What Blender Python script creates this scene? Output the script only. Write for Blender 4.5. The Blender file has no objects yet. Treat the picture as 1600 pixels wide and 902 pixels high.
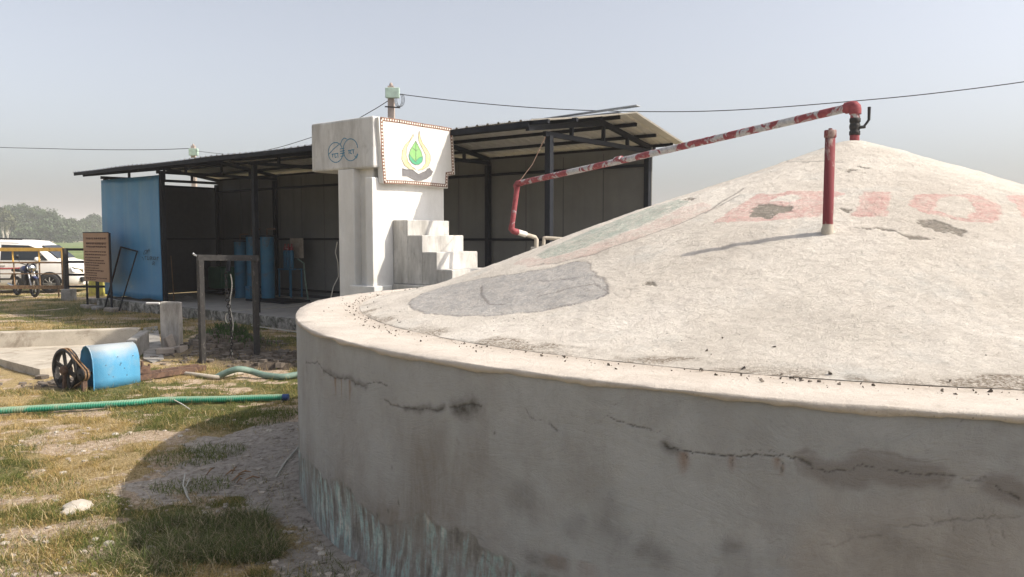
import bpy, bmesh, math, random
import numpy as np
from mathutils import Vector, Matrix
R = math.radians
rnd = random.Random(7)
scene = bpy.context.scene
col = scene.collection

# ------------------------------------------------------------------ camera, light, exposure
CAM_H = 1.8
PITCH = math.atan(81 / 1200)
cd = bpy.data.cameras.new('camera'); cam = bpy.data.objects.new('camera', cd); col.objects.link(cam)
cam.location = (0, 0, CAM_H); cam.rotation_euler = (math.pi / 2 - PITCH, 0, 0)
cd.sensor_width = 36; cd.lens = 27; cd.clip_start = 0.05; cd.clip_end = 6000
scene.camera = cam

SUN_EL, SUN_AZ = 42.0, -9.0         # elevation; azimuth from +x, counter-clockwise
sd = bpy.data.lights.new('sun', 'SUN'); sun = bpy.data.objects.new('sun', sd); col.objects.link(sun)
sd.energy = 4.0; sd.angle = R(0.7); sd.color = (1.0, 0.91, 0.79)
sv = Vector((math.cos(R(SUN_EL)) * math.cos(R(SUN_AZ)), math.cos(R(SUN_EL)) * math.sin(R(SUN_AZ)), math.sin(R(SUN_EL))))
sun.rotation_euler = sv.to_track_quat('Z', 'Y').to_euler()
world = bpy.data.worlds.new('World'); scene.world = world; world.use_nodes = True
wn = world.node_tree.nodes; wl = world.node_tree.links
sky = wn.new('ShaderNodeTexSky'); sky.sky_type = 'NISHITA'; sky.sun_disc = False
sky.sun_elevation = R(SUN_EL); sky.sun_rotation = R(90 - SUN_AZ)
sky.air_density = 1.0; sky.dust_density = 4.0; sky.ozone_density = 3.0
hs = wn.new('ShaderNodeHueSaturation'); hs.inputs['Saturation'].default_value = 0.40
bg = wn['Background']; bg.inputs['Strength'].default_value = 0.15
wm = wn.new('ShaderNodeMix'); wm.data_type = 'RGBA'; wm.blend_type = 'MULTIPLY'; wm.inputs[0].default_value = 1; wm.inputs[7].default_value = (1.0, .99, 1.0, 1)
wl.new(sky.outputs[0], hs.inputs['Color']); wl.new(hs.outputs[0], wm.inputs[6]); wl.new(wm.outputs[2], bg.inputs['Color'])
vs = scene.view_settings
vs.view_transform = 'Standard'; vs.look = 'None'; vs.exposure = 0.5; vs.gamma = 1.0; vs.use_curve_mapping = False

# ------------------------------------------------------------------ measuring: pixel of the photograph -> real point
F = 1200.0
def ray(x, y):
    a = (x - 800) / F; b = -(y - 451) / F
    return np.array([a, math.cos(PITCH) + b * math.sin(PITCH), -math.sin(PITCH) + b * math.cos(PITCH)])
def at_z(x, y, z=0.0):
    r = ray(x, y); t = (z - CAM_H) / r[2]
    return Vector((t * r[0], t * r[1], z))
def at_y(x, y, Y):
    r = ray(x, y); t = Y / r[1]
    return Vector((t * r[0], Y, CAM_H + t * r[2]))

# ------------------------------------------------------------------ tagging
def tag(o, label=None, cat=None, group=None, kind=None):
    if label: o['label'] = label
    if cat: o['category'] = cat
    if group: o['group'] = group
    if kind: o['kind'] = kind
    return o
def empty(name, loc, label, cat, rz=0.0, group=None):
    o = bpy.data.objects.new(name, None); col.objects.link(o)
    o.location = loc; o.rotation_euler = (0, 0, rz); o.empty_display_size = 0.2
    return tag(o, label, cat, group)
def world_of(o):
    m = Matrix.Identity(4)
    while o is not None:
        m = o.matrix_basis @ m if False else (Matrix.Translation(o.location) @ o.rotation_euler.to_matrix().to_4x4()) @ m
        o = o.parent
    return m

class MB:
    """collects shapes in world (or local) coordinates and links them as one mesh object"""
    def __init__(s): s.v = []; s.f = []; s.sm = []
    def add(s, vs, fs, smooth=False):
        n = len(s.v); s.v += [tuple(p) for p in vs]
        s.f += [tuple(i + n for i in f) for f in fs]; s.sm += [smooth] * len(fs); return s
    def box(s, c, size, ax=None, ay=None, az=None):
        ax = Vector(ax or (1, 0, 0)).normalized(); az = Vector(az or (0, 0, 1)).normalized()
        ay = Vector(ay).normalized() if ay else az.cross(ax).normalized()
        c = Vector(c); h = [x / 2 for x in size]
        vs = [c + ax * (i * h[0]) + ay * (j * h[1]) + az * (k * h[2]) for i in (-1, 1) for j in (-1, 1) for k in (-1, 1)]
        return s.add(vs, [(0, 1, 3, 2), (4, 6, 7, 5), (0, 4, 5, 1), (2, 3, 7, 6), (0, 2, 6, 4), (1, 5, 7, 3)])
    def bar(s, a, b, w, h=None, up=(0, 0, 1)):
        a = Vector(a); b = Vector(b); d = (b - a); L = d.length; d.normalize(); up = Vector(up)
        if abs(d.dot(up)) > .98: up = Vector((0.607, 0.795, 0))
        side = d.cross(up).normalized(); u2 = side.cross(d).normalized()
        return s.box((a + b) / 2, (L, w, h or w), d, side, u2)
    def tube(s, pts, r, n=10, cap=True, closed=False):
        pts = [Vector(p) for p in pts]; m = len(pts); rr = r if isinstance(r, (list, tuple)) else [r] * m
        rings = []; prev = None
        for i, p in enumerate(pts):
            if closed: d = pts[(i + 1) % m] - pts[i - 1]
            else: d = pts[min(i + 1, m - 1)] - pts[max(i - 1, 0)]
            d.normalize()
            if prev is None:
                ref = Vector((0, 0, 1)) if abs(d.z) < .9 else Vector((1, 0, 0))
                prev = d.cross(ref).normalized()
            prev = (prev - d * prev.dot(d)).normalized(); q = d.cross(prev)
            rings.append([p + (prev * math.cos(2 * math.pi * k / n) + q * math.sin(2 * math.pi * k / n)) * rr[i] for k in range(n)])
        vs = [p for rg in rings for p in rg]; fs = []
        for i in range(m if closed else m - 1):
            j = (i + 1) % m
            for k in range(n): fs.append((i * n + k, i * n + (k + 1) % n, j * n + (k + 1) % n, j * n + k))
        s.add(vs, fs, True)
        if cap and not closed:
            s.add(rings[0], [tuple(reversed(range(n)))]); s.add(rings[-1], [tuple(range(n))])
        return s
    def lathe(s, c, prof, n=24, axis=(0, 0, 1), smooth=True):
        az = Vector(axis).normalized(); ax = az.orthogonal().normalized(); ay = az.cross(ax); c = Vector(c)
        vs = [c + az * z + (ax * math.cos(2 * math.pi * k / n) + ay * math.sin(2 * math.pi * k / n)) * r for r, z in prof for k in range(n)]
        fs = [(i * n + k, i * n + (k + 1) % n, (i + 1) * n + (k + 1) % n, (i + 1) * n + k) for i in range(len(prof) - 1) for k in range(n)]
        return s.add(vs, fs, smooth)
    def plate(s, pts, nrm, t):
        """outline (3D points, planar) given thickness t along nrm"""
        pts = [Vector(p) for p in pts]; nrm = Vector(nrm).normalized(); n = len(pts)
        vs = pts + [p + nrm * t for p in pts]
        fs = [tuple(reversed(range(n))), tuple(range(n, 2 * n))] + [(i, (i + 1) % n, n + (i + 1) % n, n + i) for i in range(n)]
        return s.add(vs, fs)
    def build(s, name, mat, parent=None, bevel=0.0, sub=0, solid=0):
        me = bpy.data.meshes.new(name)
        V = [Vector(p) for p in s.v]
        if parent is not None:
            inv = world_of(parent).inverted(); V = [inv @ p for p in V]
        me.from_pydata([tuple(p) for p in V], [], s.f)
        me.polygons.foreach_set('use_smooth', s.sm); me.update()
        bm = bmesh.new(); bm.from_mesh(me); bmesh.ops.recalc_face_normals(bm, faces=bm.faces); bm.to_mesh(me); bm.free()
        o = bpy.data.objects.new(name, me); col.objects.link(o); o.parent = parent
        if mat: me.materials.append(mat)
        if bevel:
            b = o.modifiers.new('bevel', 'BEVEL'); b.width = bevel; b.segments = 2; b.limit_method = 'ANGLE'; b.angle_limit = R(40)
        if sub:
            b = o.modifiers.new('sub', 'SUBSURF'); b.levels = sub; b.render_levels = sub
        if solid:
            b = o.modifiers.new('sol', 'SOLIDIFY'); b.thickness = solid; b.offset = 0
        return o
def np_mesh(name, verts, faces, mat, parent=None, smooth=True, attrs=None):
    me = bpy.data.meshes.new(name); nv = len(verts); nf = len(faces); k = faces.shape[1]
    if parent is not None:
        verts = verts - np.array(world_of(parent).translation)
    me.vertices.add(nv); me.vertices.foreach_set('co', np.ascontiguousarray(verts, dtype=np.float32).ravel())
    me.loops.add(nf * k); me.loops.foreach_set('vertex_index', faces.astype(np.int32).ravel())
    me.polygons.add(nf); me.polygons.foreach_set('loop_start', np.arange(0, nf * k, k, dtype=np.int32))
    me.polygons.foreach_set('use_smooth', np.full(nf, smooth))
    for nm, a in (attrs or {}).items():
        if a.ndim == 1:
            at = me.attributes.new(nm, 'FLOAT', 'POINT'); at.data.foreach_set('value', a.astype(np.float32))
        else:
            at = me.attributes.new(nm, 'FLOAT_COLOR', 'POINT'); at.data.foreach_set('color', np.c_[a, np.ones(len(a))].astype(np.float32).ravel())
    me.update(calc_edges=True); me.validate()
    o = bpy.data.objects.new(name, me); col.objects.link(o); o.parent = parent
    me.materials.append(mat); return o

# numpy noise
_rs = np.random.RandomState(3); _T = _rs.rand(512, 512)
def vnoise(x, y, sc=1.0, off=0):
    x = np.asarray(x, float) * sc + 37.3 + off * 17.1; y = np.asarray(y, float) * sc + 91.7 + off * 5.3
    xi = np.floor(x).astype(int); yi = np.floor(y).astype(int); fx = x - xi; fy = y - yi
    fx = fx * fx * (3 - 2 * fx); fy = fy * fy * (3 - 2 * fy)
    g = lambda a, b: _T[a % 512, b % 512]
    return (g(xi, yi) * (1 - fx) + g(xi + 1, yi) * fx) * (1 - fy) + (g(xi, yi + 1) * (1 - fx) + g(xi + 1, yi + 1) * fx) * fy
def fbm(x, y, sc=1.0, oct=4, off=0):
    s = 0; a = .5; t = 0
    for i in range(oct): s = s + a * vnoise(x, y, sc * 2 ** i, off + i); t += a; a *= .55
    return s / t
def inpoly(px, py, poly):
    r = np.zeros(px.shape, bool); n = len(poly)
    for i in range(n):
        x1, y1 = poly[i]; x2, y2 = poly[(i + 1) % n]
        if y1 == y2: continue
        c = ((y1 > py) != (y2 > py)) & (px < (x2 - x1) * (py - y1) / (y2 - y1) + x1); r ^= c
    return r
def dist_line(px, py, line):
    d = np.full(px.shape, 1e9)
    for (x1, y1), (x2, y2) in zip(line[:-1], line[1:]):
        dx, dy = x2 - x1, y2 - y1; L = dx * dx + dy * dy + 1e-12
        t = np.clip(((px - x1) * dx + (py - y1) * dy) / L, 0, 1)
        d = np.minimum(d, np.hypot(px - x1 - t * dx, py - y1 - t * dy))
    return d
def sstep(a, b, x):
    t = np.clip((x - a) / (b - a), 0, 1); return t * t * (3 - 2 * t)

# ------------------------------------------------------------------ materials
class NT:
    def __init__(s, name):
        s.m = bpy.data.materials.new(name); s.m.use_nodes = True; s.t = s.m.node_tree; s.b = s.t.nodes['Principled BSDF']
        s.tc = s.t.nodes.new('ShaderNodeTexCoord')
    def n(s, k): return s.t.nodes.new(k)
    def l(s, a, b): s.t.links.new(a, b)
    def attr(s, nm, out='Fac'):
        a = s.n('ShaderNodeAttribute'); a.attribute_name = nm; return a.outputs[out]
    def noise(s, scale, detail=6, rough=.6, vec=None, stretch=None, dist=0.0):
        x = s.n('ShaderNodeTexNoise'); x.inputs['Scale'].default_value = scale; x.inputs['Detail'].default_value = detail
        x.inputs['Roughness'].default_value = rough; x.inputs['Distortion'].default_value = dist
        v = vec or s.tc.outputs['Object']
        if stretch:
            m = s.n('ShaderNodeMapping'); m.inputs['Scale'].default_value = stretch; s.l(v, m.inputs[0]); v = m.outputs[0]
        s.l(v, x.inputs['Vector']); return x.outputs['Fac']
    def ramp(s, f, stops):
        r = s.n('ShaderNodeValToRGB'); e = r.color_ramp.elements
        while len(e) < len(stops): e.new(.5)
        for k, (p, c) in zip(e, stops):
            k.position = p; k.color = (*c, 1) if isinstance(c, tuple) else (c, c, c, 1)
        s.l(f, r.inputs[0]); return r.outputs['Color']
    def mix(s, f, a, b, mode='MIX'):
        m = s.n('ShaderNodeMix'); m.data_type = 'RGBA'; m.blend_type = mode
        for sock, val in ((m.inputs[0], f), (m.inputs[6], a), (m.inputs[7], b)):
            if isinstance(val, (int, float)): sock.default_value = val
            elif isinstance(val, tuple): sock.default_value = (*val, 1)
            else: s.l(val, sock)
        return m.outputs[2]
    def math(s, op, a, b=None, clamp=False):
        m = s.n('ShaderNodeMath'); m.operation = op; m.use_clamp = clamp
        for k, val in enumerate((a, b)):
            if val is None: continue
            if isinstance(val, (int, float)): m.inputs[k].default_value = val
            else: s.l(val, m.inputs[k])
        return m.outputs[0]
    def bump(s, h, dist, strength=1.0, prev=None):
        b = s.n('ShaderNodeBump'); b.inputs['Distance'].default_value = dist; b.inputs['Strength'].default_value = strength
        s.l(h, b.inputs['Height'])
        if prev is not None: s.l(prev, b.inputs['Normal'])
        s.last = b.outputs[0]; s.l(b.outputs[0], s.b.inputs['Normal']); return b.outputs[0]
    def base(s, c):
        if isinstance(c, tuple): s.b.inputs['Base Color'].default_value = (*c, 1)
        else: s.l(c, s.b.inputs['Base Color'])
        return s
    def rough(s, v):
        if isinstance(v, (int, float)): s.b.inputs['Roughness'].default_value = v
        else: s.l(v, s.b.inputs['Roughness'])
        return s

def worn(name, c1, c2, scale=6, rough=.8, bump=.003, dirt=None, dirt_amt=.5, streak=None, metal=0.0, fine=60, bs=None):
    m = NT(name)
    c = m.ramp(m.noise(scale, 8, .65), [(.32, c1), (.68, c2)])
    if dirt:
        f = m.ramp(m.noise(scale * .7, 10, .72, dist=.6), [(.5 - dirt_amt * .25, 0.0), (.5 + .12, 1.0)] if False else [(.62 - dirt_amt * .3, 0.0), (.72 - dirt_amt * .2, 1.0)])
        c = m.mix(f, c, dirt)
    if streak:
        f = m.ramp(m.noise(scale * 2, 6, .6, stretch=(1, 1, .08)), [(.5, 0.0), (.75, .8)]); c = m.mix(f, c, streak)
    m.base(c).rough(rough); m.b.inputs['Metallic'].default_value = metal
    if bump: m.bump(m.noise(fine, 6, .6), bump, .8)
    return m.m
def flat(name, c, rough=.6, metal=0.0, var=.15, scale=9):
    m = NT(name); m.base(m.ramp(m.noise(scale, 6), [(.3, tuple(x * (1 - var) for x in c)), (.7, tuple(min(1, x * (1 + var)) for x in c))])).rough(rough)
    m.b.inputs['Metallic'].default_value = metal; return m.m

M = {}
def washed(name, c1, c2, grime, amt=.5, warm=(.45, .36, .26)):
    m = NT(name); c = m.ramp(m.noise(2.2, 8, .6), [(.3, c1), (.7, c2)])
    c = m.mix(m.ramp(m.noise(3.2, 8, .7, stretch=(1, 1, .22)), [(.40, 0.0), (.64, amt)]), c, grime)
    c = m.mix(m.ramp(m.noise(14, 8, .75, stretch=(1, 1, .5)), [(.56, 0.0), (.72, amt * .9)]), c, grime)
    c = m.mix(m.ramp(m.noise(1.7, 6, .7), [(.62, 0.0), (.74, .35)]), c, warm)
    m.base(c).rough(.92); b = m.bump(m.noise(6, 6, .6), .012, .5); m.bump(m.noise(60, 6, .65), .003, .7, b); return m.m
M['whitewash'] = washed('whitewash', (.64, .63, .60), (.76, .75, .72), (.48, .46, .42), .35)
M['whitewash_dirty'] = washed('whitewash_dirty', (.54, .54, .52), (.66, .655, .635), (.29, .275, .25), .65)
M['plinth'] = washed('plinth', (.26, .25, .23), (.46, .44, .41), (.07, .068, .058), .9)
M['post_wash'] = washed('post_wash', (.40, .37, .33), (.58, .54, .48), (.15, .135, .115), 1.0)
M['stair_wash'] = washed('stair_wash', (.46, .45, .43), (.66, .64, .60), (.22, .21, .19), .75)
M['concrete'] = worn('concrete', (.22, .21, .19), (.36, .34, .31), 5, .92, .005, dirt=(.14, .13, .11), dirt_amt=.4)
M['concrete_pale'] = worn('concrete_pale', (.36, .32, .26), (.50, .45, .37), 4, .92, .005, dirt=(.26, .22, .17), dirt_amt=.35)
M['plinth'] = worn('plinth', (.20, .19, .17), (.50, .48, .44), 7, .92, .006, dirt=(.07, .07, .055), dirt_amt=.75, streak=(.08, .08, .07))
M['floor'] = worn('floor', (.30, .29, .27), (.40, .38, .35), 3, .85, .002)
M['steel'] = worn('painted_steel', (.007, .009, .014), (.014, .017, .023), 8, .7, .001); M['steel'].node_tree.nodes['Principled BSDF'].inputs['Specular IOR Level'].default_value = .2
M['steel_worn'] = worn('worn_steel', (.010, .009, .009), (.035, .032, .03), 24, .7, .002, dirt=(.20, .18, .16), dirt_amt=.12)
M['rust'] = worn('rust', (.075, .045, .032), (.17, .10, .065), 20, .85, .002, dirt=(.06, .03, .02), dirt_amt=.4)
M['blue_sheet'] = worn('blue_sheet', (.03, .175, .35), (.045, .22, .42), 1.6, .45, .0, dirt=(.16, .27, .36), dirt_amt=.12, streak=(.10, .24, .36))
M['blue_tank'] = worn('blue_tank', (.012, .10, .19), (.02, .14, .24), 5, .6, .001, dirt=(.06, .08, .09), dirt_amt=.3)
m = NT('blue_cover'); g_ = m.n('ShaderNodeNewGeometry'); sx = m.n('ShaderNodeSeparateXYZ'); m.l(g_.outputs['Normal'], sx.inputs[0])
c = m.ramp(m.noise(6, 8, .65, stretch=(1, 1, .3)), [(.3, (.06, .27, .47)), (.7, (.10, .33, .52))])
c = m.mix(m.ramp(m.math('ADD', sx.outputs[2], m.math('MULTIPLY', m.math('SUBTRACT', m.noise(7, 8, .7), .5), .8)), [(.05, 0.0), (.65, .85)]), c, (.36, .37, .36))
c = m.mix(m.ramp(m.noise(13, 8, .8), [(.64, 0.0), (.68, .8)]), c, (.30, .30, .28))
m.base(c).rough(.6); m.bump(m.noise(9, 5, .6), .006, .6); M['blue_cover'] = m.m
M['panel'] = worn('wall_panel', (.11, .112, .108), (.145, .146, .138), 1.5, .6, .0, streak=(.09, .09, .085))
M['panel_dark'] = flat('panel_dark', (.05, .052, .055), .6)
M['roof_sheet'] = worn('roof_sheet', (.50, .47, .40), (.62, .585, .51), 4, .5, .0, dirt=(.34, .29, .22), dirt_amt=.25)
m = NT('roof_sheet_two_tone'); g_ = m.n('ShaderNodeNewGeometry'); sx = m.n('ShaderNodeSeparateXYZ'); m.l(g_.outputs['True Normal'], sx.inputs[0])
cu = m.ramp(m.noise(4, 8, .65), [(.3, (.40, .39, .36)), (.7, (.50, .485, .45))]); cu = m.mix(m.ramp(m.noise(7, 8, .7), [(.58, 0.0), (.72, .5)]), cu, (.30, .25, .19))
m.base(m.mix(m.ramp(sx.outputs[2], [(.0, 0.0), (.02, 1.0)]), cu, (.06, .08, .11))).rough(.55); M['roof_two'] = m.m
M['galv'] = flat('galvanised', (.45, .46, .47), .45, .6)
M['black'] = flat('black_paint', (.012, .012, .013), .5)
M['rubber'] = flat('rubber', (.02, .02, .02), .85)
M['white_paint'] = flat('car_white', (.74, .71, .66), .3, 0, .03)
M['glass_dark'] = flat('car_glass', (.02, .024, .028), .08, 0, .1)
M['chrome'] = flat('chrome', (.6, .6, .6), .2, 1.0, .05)
M['alloy'] = flat('alloy', (.35, .34, .32), .4, .5)
M['red_line'] = flat('red_decal', (.45, .05, .05), .5)
M['gate_yellow'] = worn('gate_yellow', (.60, .34, .06), (.72, .44, .10), 12, .6, .001, dirt=(.22, .12, .05), dirt_amt=.25)
M['gate_brown'] = worn('gate_brown', (.20, .12, .06), (.33, .20, .10), 14, .8, .001, dirt=(.10, .06, .035), dirt_amt=.4)
M['dull_yellow'] = worn('dull_yellow', (.30, .28, .05), (.40, .37, .08), 4, .8, .001, dirt=(.18, .14, .07), dirt_amt=.4)
M['board'] = worn('board', (.32, .19, .11), (.38, .23, .14), 4, .7, .0)
M['ink'] = flat('ink', (.07, .03, .02), .8)
M['scribble'] = flat('scribble', (.02, .05, .08), .8)
M['blue_ink'] = worn('blue_ink', (.03, .17, .30), (.14, .30, .40), 30, .8, .0)
M['pale_green_box'] = flat('pale_green_box', (.40, .52, .44), .6)
M['pole'] = worn('pole_concrete', (.30, .24, .21), (.42, .35, .31), 5, .9, .003)
M['wire'] = flat('wire', (.03, .03, .032), .6)
M['green_machine'] = flat('green_machine', (.015, .09, .045), .5)
M['hose_grey'] = worn('hose_grey', (.10, .17, .14), (.20, .27, .22), 14, .7, .001)
M['cloth'] = flat('cloth', (.25, .24, .22), .9)
M['dirt_dark'] = worn('dirt_dark', (.07, .06, .05), (.20, .165, .13), 9, .95, .01)
M['brick'] = worn('brick_grey', (.22, .19, .16), (.36, .31, .26), 9, .95, .004)
M['stone'] = worn('stone', (.36, .32, .26), (.54, .49, .42), 9, .95, .004)
M['leaf_light'] = worn('leaf_light', (.20, .44, .14), (.27, .52, .20), 20, .8, .0)
M['leaf_dark'] = worn('leaf_dark', (.07, .33, .17), (.11, .40, .22), 20, .8, .0)
M['flame'] = worn('flame', (.62, .53, .22), (.72, .66, .42), 14, .8, .0)
M['hand_grey'] = worn('hand_grey', (.15, .145, .15), (.20, .195, .20), 20, .8, .0)
M['border_brown'] = worn('border_brown', (.14, .07, .05), (.26, .15, .10), 30, .8, .0)
M['cream'] = worn('cream', (.66, .60, .52), (.78, .74, .68), 20, .8, .0)
M['handle_wood'] = flat('handle_wood', (.22, .13, .07), .7)
M['soil_crumb'] = worn('soil_crumb', (.30, .25, .20), (.52, .46, .39), 9, .95, .004)
M['rope'] = flat('rope', (.45, .43, .38), .9)

# red peeling pipe paint over galvanised pipe
def red_pipe(name, keep):
    m = NT(name)
    f = m.ramp(m.noise(7, 7, .62, dist=.8), [(keep - .03, 0.0), (keep + .02, 1.0)])
    red = m.ramp(m.noise(30, 5), [(.3, (.20, .045, .052)), (.7, (.31, .085, .092))])
    gr = m.ramp(m.noise(40, 5), [(.3, (.30, .30, .31)), (.7, (.52, .51, .50))])
    m.base(m.mix(f, red, gr)).rough(.8); m.b.inputs['Specular IOR Level'].default_value = .25; m.bump(f, .002, .6); return m.m
M['red_pipe'] = red_pipe('red_peeling_pipe', .505)
M['red_solid'] = red_pipe('red_pipe_paint', .64)
m = NT('red_vent_paint')
f = m.ramp(m.noise(11, 8, .7, stretch=(1, 1, .35), dist=.6), [(.52, 0.0), (.57, 1.0)])
f2 = m.ramp(m.noise(16, 8, .7, stretch=(1, 1, .3)), [(.62, 0.0), (.66, 1.0)])
c = m.mix(f, (.18, .043, .048), (.32, .235, .21)); c = m.mix(f2, c, (.07, .025, .02))
m.base(c).rough(.85); m.b.inputs['Specular IOR Level'].default_value = .25; m.bump(f, .002, .5); M['red_vent'] = m.m

# green spiral hose
m = NT('green_hose'); w = m.n('ShaderNodeTexWave'); w.inputs['Scale'].default_value = 14; w.bands_direction = 'X'
m.l(m.tc.outputs['Object'], w.inputs[0])
dst = m.ramp(m.noise(5, 8, .7), [(.52, 0.0), (.66, .75)])
geo = m.n('ShaderNodeNewGeometry'); sx = m.n('ShaderNodeSeparateXYZ'); m.l(geo.outputs['Normal'], sx.inputs[0])
up = m.ramp(sx.outputs[2], [(.35, 0.0), (.9, .75)])
c = m.mix(w.outputs['Fac'], (.012, .15, .085), (.03, .26, .16)); c = m.mix(up, c, (.26, .35, .24)); c = m.mix(dst, c, (.30, .30, .20))
m.base(c).rough(.6); m.bump(w.outputs['Fac'], .004, .6); M['hose_green'] = m.m

# ------------------------------------------------------------------ the digester: measured numbers
C = np.array([2.9, 6.8])
RT = [-180, -176, -171, -164, -157, -151, -145, -138, -128, -117, -110, -100, 120, 155, 158, 165, 171, 176, 180]
RR = [4.63, 4.63, 4.64, 4.65, 4.66, 4.66, 4.65, 4.63, 4.60, 4.60, 4.60, 4.6, 4.25, 4.15, 4.28, 4.42, 4.49, 4.58, 4.65]
o_ = np.argsort(RT); RT = np.array(RT)[o_]; RR = np.array(RR)[o_]
_t = np.arange(-180, 180); _r = np.interp(_t, RT, RR); _k = np.exp(-(np.arange(-15, 16) / 6.) ** 2); _k /= _k.sum()
_r = np.convolve(np.r_[_r[-15:], _r, _r[:15]], _k, 'valid')
def rim_r(th): return np.interp(np.mod(np.degrees(th) + 180, 360) - 180, np.r_[_t, 180], np.r_[_r, _r[0]])
ZR = 1.24; RI = 4.17
KR = [0, .12, .2, .4, .6, .9, 1.2, 1.8, 2.4, 3.0, 3.6, 3.95, 4.17]; KZ = [2.645, 2.63, 2.60, 2.535, 2.455, 2.35, 2.245, 2.045, 1.83, 1.59, 1.37, 1.285, 1.240]
_rf = np.linspace(0, RI, 400); _zf = np.interp(_rf, KR, KZ); _k = np.exp(-(np.arange(-12, 13) / 6.) ** 2); _k /= _k.sum()
_zf = np.convolve(np.r_[2 * _zf[0] - _zf[12:0:-1] if False else _zf[12:0:-1], _zf, np.full(12, _zf[-1])], _k, 'valid')
def dome_z(x, y):
    r = np.hypot(x - C[0], y - C[1])
    for _ in range(2):
        cx = C[0] + .09 * np.clip(1 - r / RI, 0, 1); r = np.hypot(x - cx, y - C[1])
    return np.interp(r, _rf, _zf)
def dome_hit(x, y):
    r = ray(x, y); t = np.linspace(1.5, 12, 6000) / r[1]
    p = np.array([0, 0, CAM_H]) + t[:, None] * r
    d = np.hypot(p[:, 0] - C[0], p[:, 1] - C[1])
    z = np.where(d < RI, dome_z(p[:, 0], p[:, 1]), ZR); ok = (p[:, 2] <= z)
    return p[np.argmax(ok)] if ok.any() else p[-1]
def wall_hit(x, y):
    r = ray(x, y); a = r[0] ** 2 + r[1] ** 2; b = -2 * (r[0] * C[0] + r[1] * C[1]); c = C @ C - 4.64 ** 2
    t = (-b - math.sqrt(max(b * b - 4 * a * c, 0))) / 2 / a; p = np.array([0, 0, CAM_H]) + t * r
    return (math.atan2(p[1] - C[1], p[0] - C[0]) * 4.64, p[2])

# ================================================================== GROUND
def axis(lo, hi, a, b, fine, grow, mx):
    xs = list(np.arange(a, b, fine)); s = fine; x = b
    while x < hi: xs.append(x); s = min(s * grow, mx); x += s
    xs.append(hi); s = fine; x = a - fine; l = []
    while x > lo: l.append(x); s = min(s * grow, mx); x -= s
    l.append(lo); return np.array(l[::-1] + xs)
gx = axis(-1500, 1500, -6.5, .2, .045, 1.035, 60); gy = axis(-30, 1500, 3.6, 12.5, .045, 1.03, 60)
X, Y = np.meshgrid(gx, gy, indexing='ij')
def ground_h(x, y):
    d = np.hypot(x - C[0], y - C[1])
    near = 1 - sstep(25, 60, y)
    h = near * ((fbm(x, y, .9, 3) - .5) * .06 + (fbm(x, y, 6, 4, 5) - .5) * .03)
    h = h * (1 - np.exp(-((x + 4.4) ** 2 + (y - 9.4) ** 2)) * .3)
    # crusty spoil banked against the tank foot
    h = h + .04 * np.exp(-np.clip(d - 4.64, 0, 9) / .25)
    # pit under the pump rails and behind the hose
    pit = np.exp(-(((x + 3.55) / .55) ** 2 + ((y - 10.55) / .22) ** 2) ** 2)
    h = h - .24 * pit
    heap = np.exp(-((x + 4.6) / .5) ** 2 - ((y - 12.2) / .7) ** 2) * .30 + np.exp(-((x + 3.4) / .6) ** 2 - ((y - 11.5) / .35) ** 2) * .07
    h = h + heap * (.6 + .8 * fbm(x, y, 5, 4, 9))
    return h - .01 * sstep(60, 300, y) * 0
Z = ground_h(X, Y)
D = np.hypot(X - C[0], Y - C[1])
AP = [tuple(at_z(*p)[:2]) for p in [(475, 662), (430, 664), (370, 676), (330, 684), (285, 706), (240, 735), (205, 762), (215, 782), (262, 790), (330, 772), (400, 775), (440, 810), (470, 870), (490, 930), (640, 960), (700, 900)]]
def apron_f(x, y):
    jx_ = (fbm(x, y, 2.2, 4, 2) - .5) * 1.1; jy_ = (fbm(x, y, 2.2, 4, 6) - .5) * 1.1
    k = np.where(inpoly(x + jx_, y + jy_, AP), .5, 0.0) + np.where(inpoly(x + jx_ * .5, y + jy_ * .5, AP), .5, 0.0)
    d_ = np.hypot(x - C[0], y - C[1]) - 4.64
    return np.maximum(k, sstep(.55, .2, d_ + (fbm(x, y, 3, 3, 8) - .5) * .4) * sstep(8.9, 7.0, y))
apron = apron_f(X, Y)
clump_c = [(at_z(345, 850).x, at_z(345, 850).y)]
cl = np.exp(-(((X - clump_c[0][0]) / .52) ** 2 + ((Y - clump_c[0][1]) / .42) ** 2) ** 1.5)
heapm = np.clip(np.exp(-(((X + 4.5) / .8) ** 2 + ((Y - 12.1) / 1.0) ** 2) ** 2) + np.exp(-(((X + 3.4) / .95) ** 2 + ((Y - 11.1) / .75) ** 2) ** 2) + np.exp(-(((X + 5.35) / .5) ** 2 + ((Y - 9.3) / .35) ** 2) ** 2) * .8, 0, 1)
green = sstep(.42, .60, fbm(X, Y, 1.1, 4, 11)) * .9
bare = np.maximum(sstep(.55, .66, fbm(X, Y * 1.6, 1.0, 4, 21)), .8 * sstep(.60, .72, fbm(X, Y * 1.3, 4.0, 4, 25)))
ni, nj = X.shape; idx = np.arange(ni * nj).reshape(ni, nj)
faces = np.stack([idx[:-1, :-1], idx[1:, :-1], idx[1:, 1:], idx[:-1, 1:]], -1).reshape(-1, 4)
m = NT('ground')
geo = m.n('ShaderNodeNewGeometry'); P = geo.outputs['Position']; sx = m.n('ShaderNodeSeparateXYZ'); m.l(P, sx.inputs[0])
fine = m.noise(55, 8, .7, P); med = m.noise(9, 8, .7, P); lrg = m.noise(1.3, 6, .6, P)
straw = m.ramp(fine, [(.30, (.15, .10, .045)), (.48, (.38, .28, .135)), (.64, (.58, .46, .26))])
grn = m.ramp(fine, [(.30, (.035, .045, .014)), (.55, (.13, .14, .045)), (.72, (.27, .25, .10))])
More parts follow.
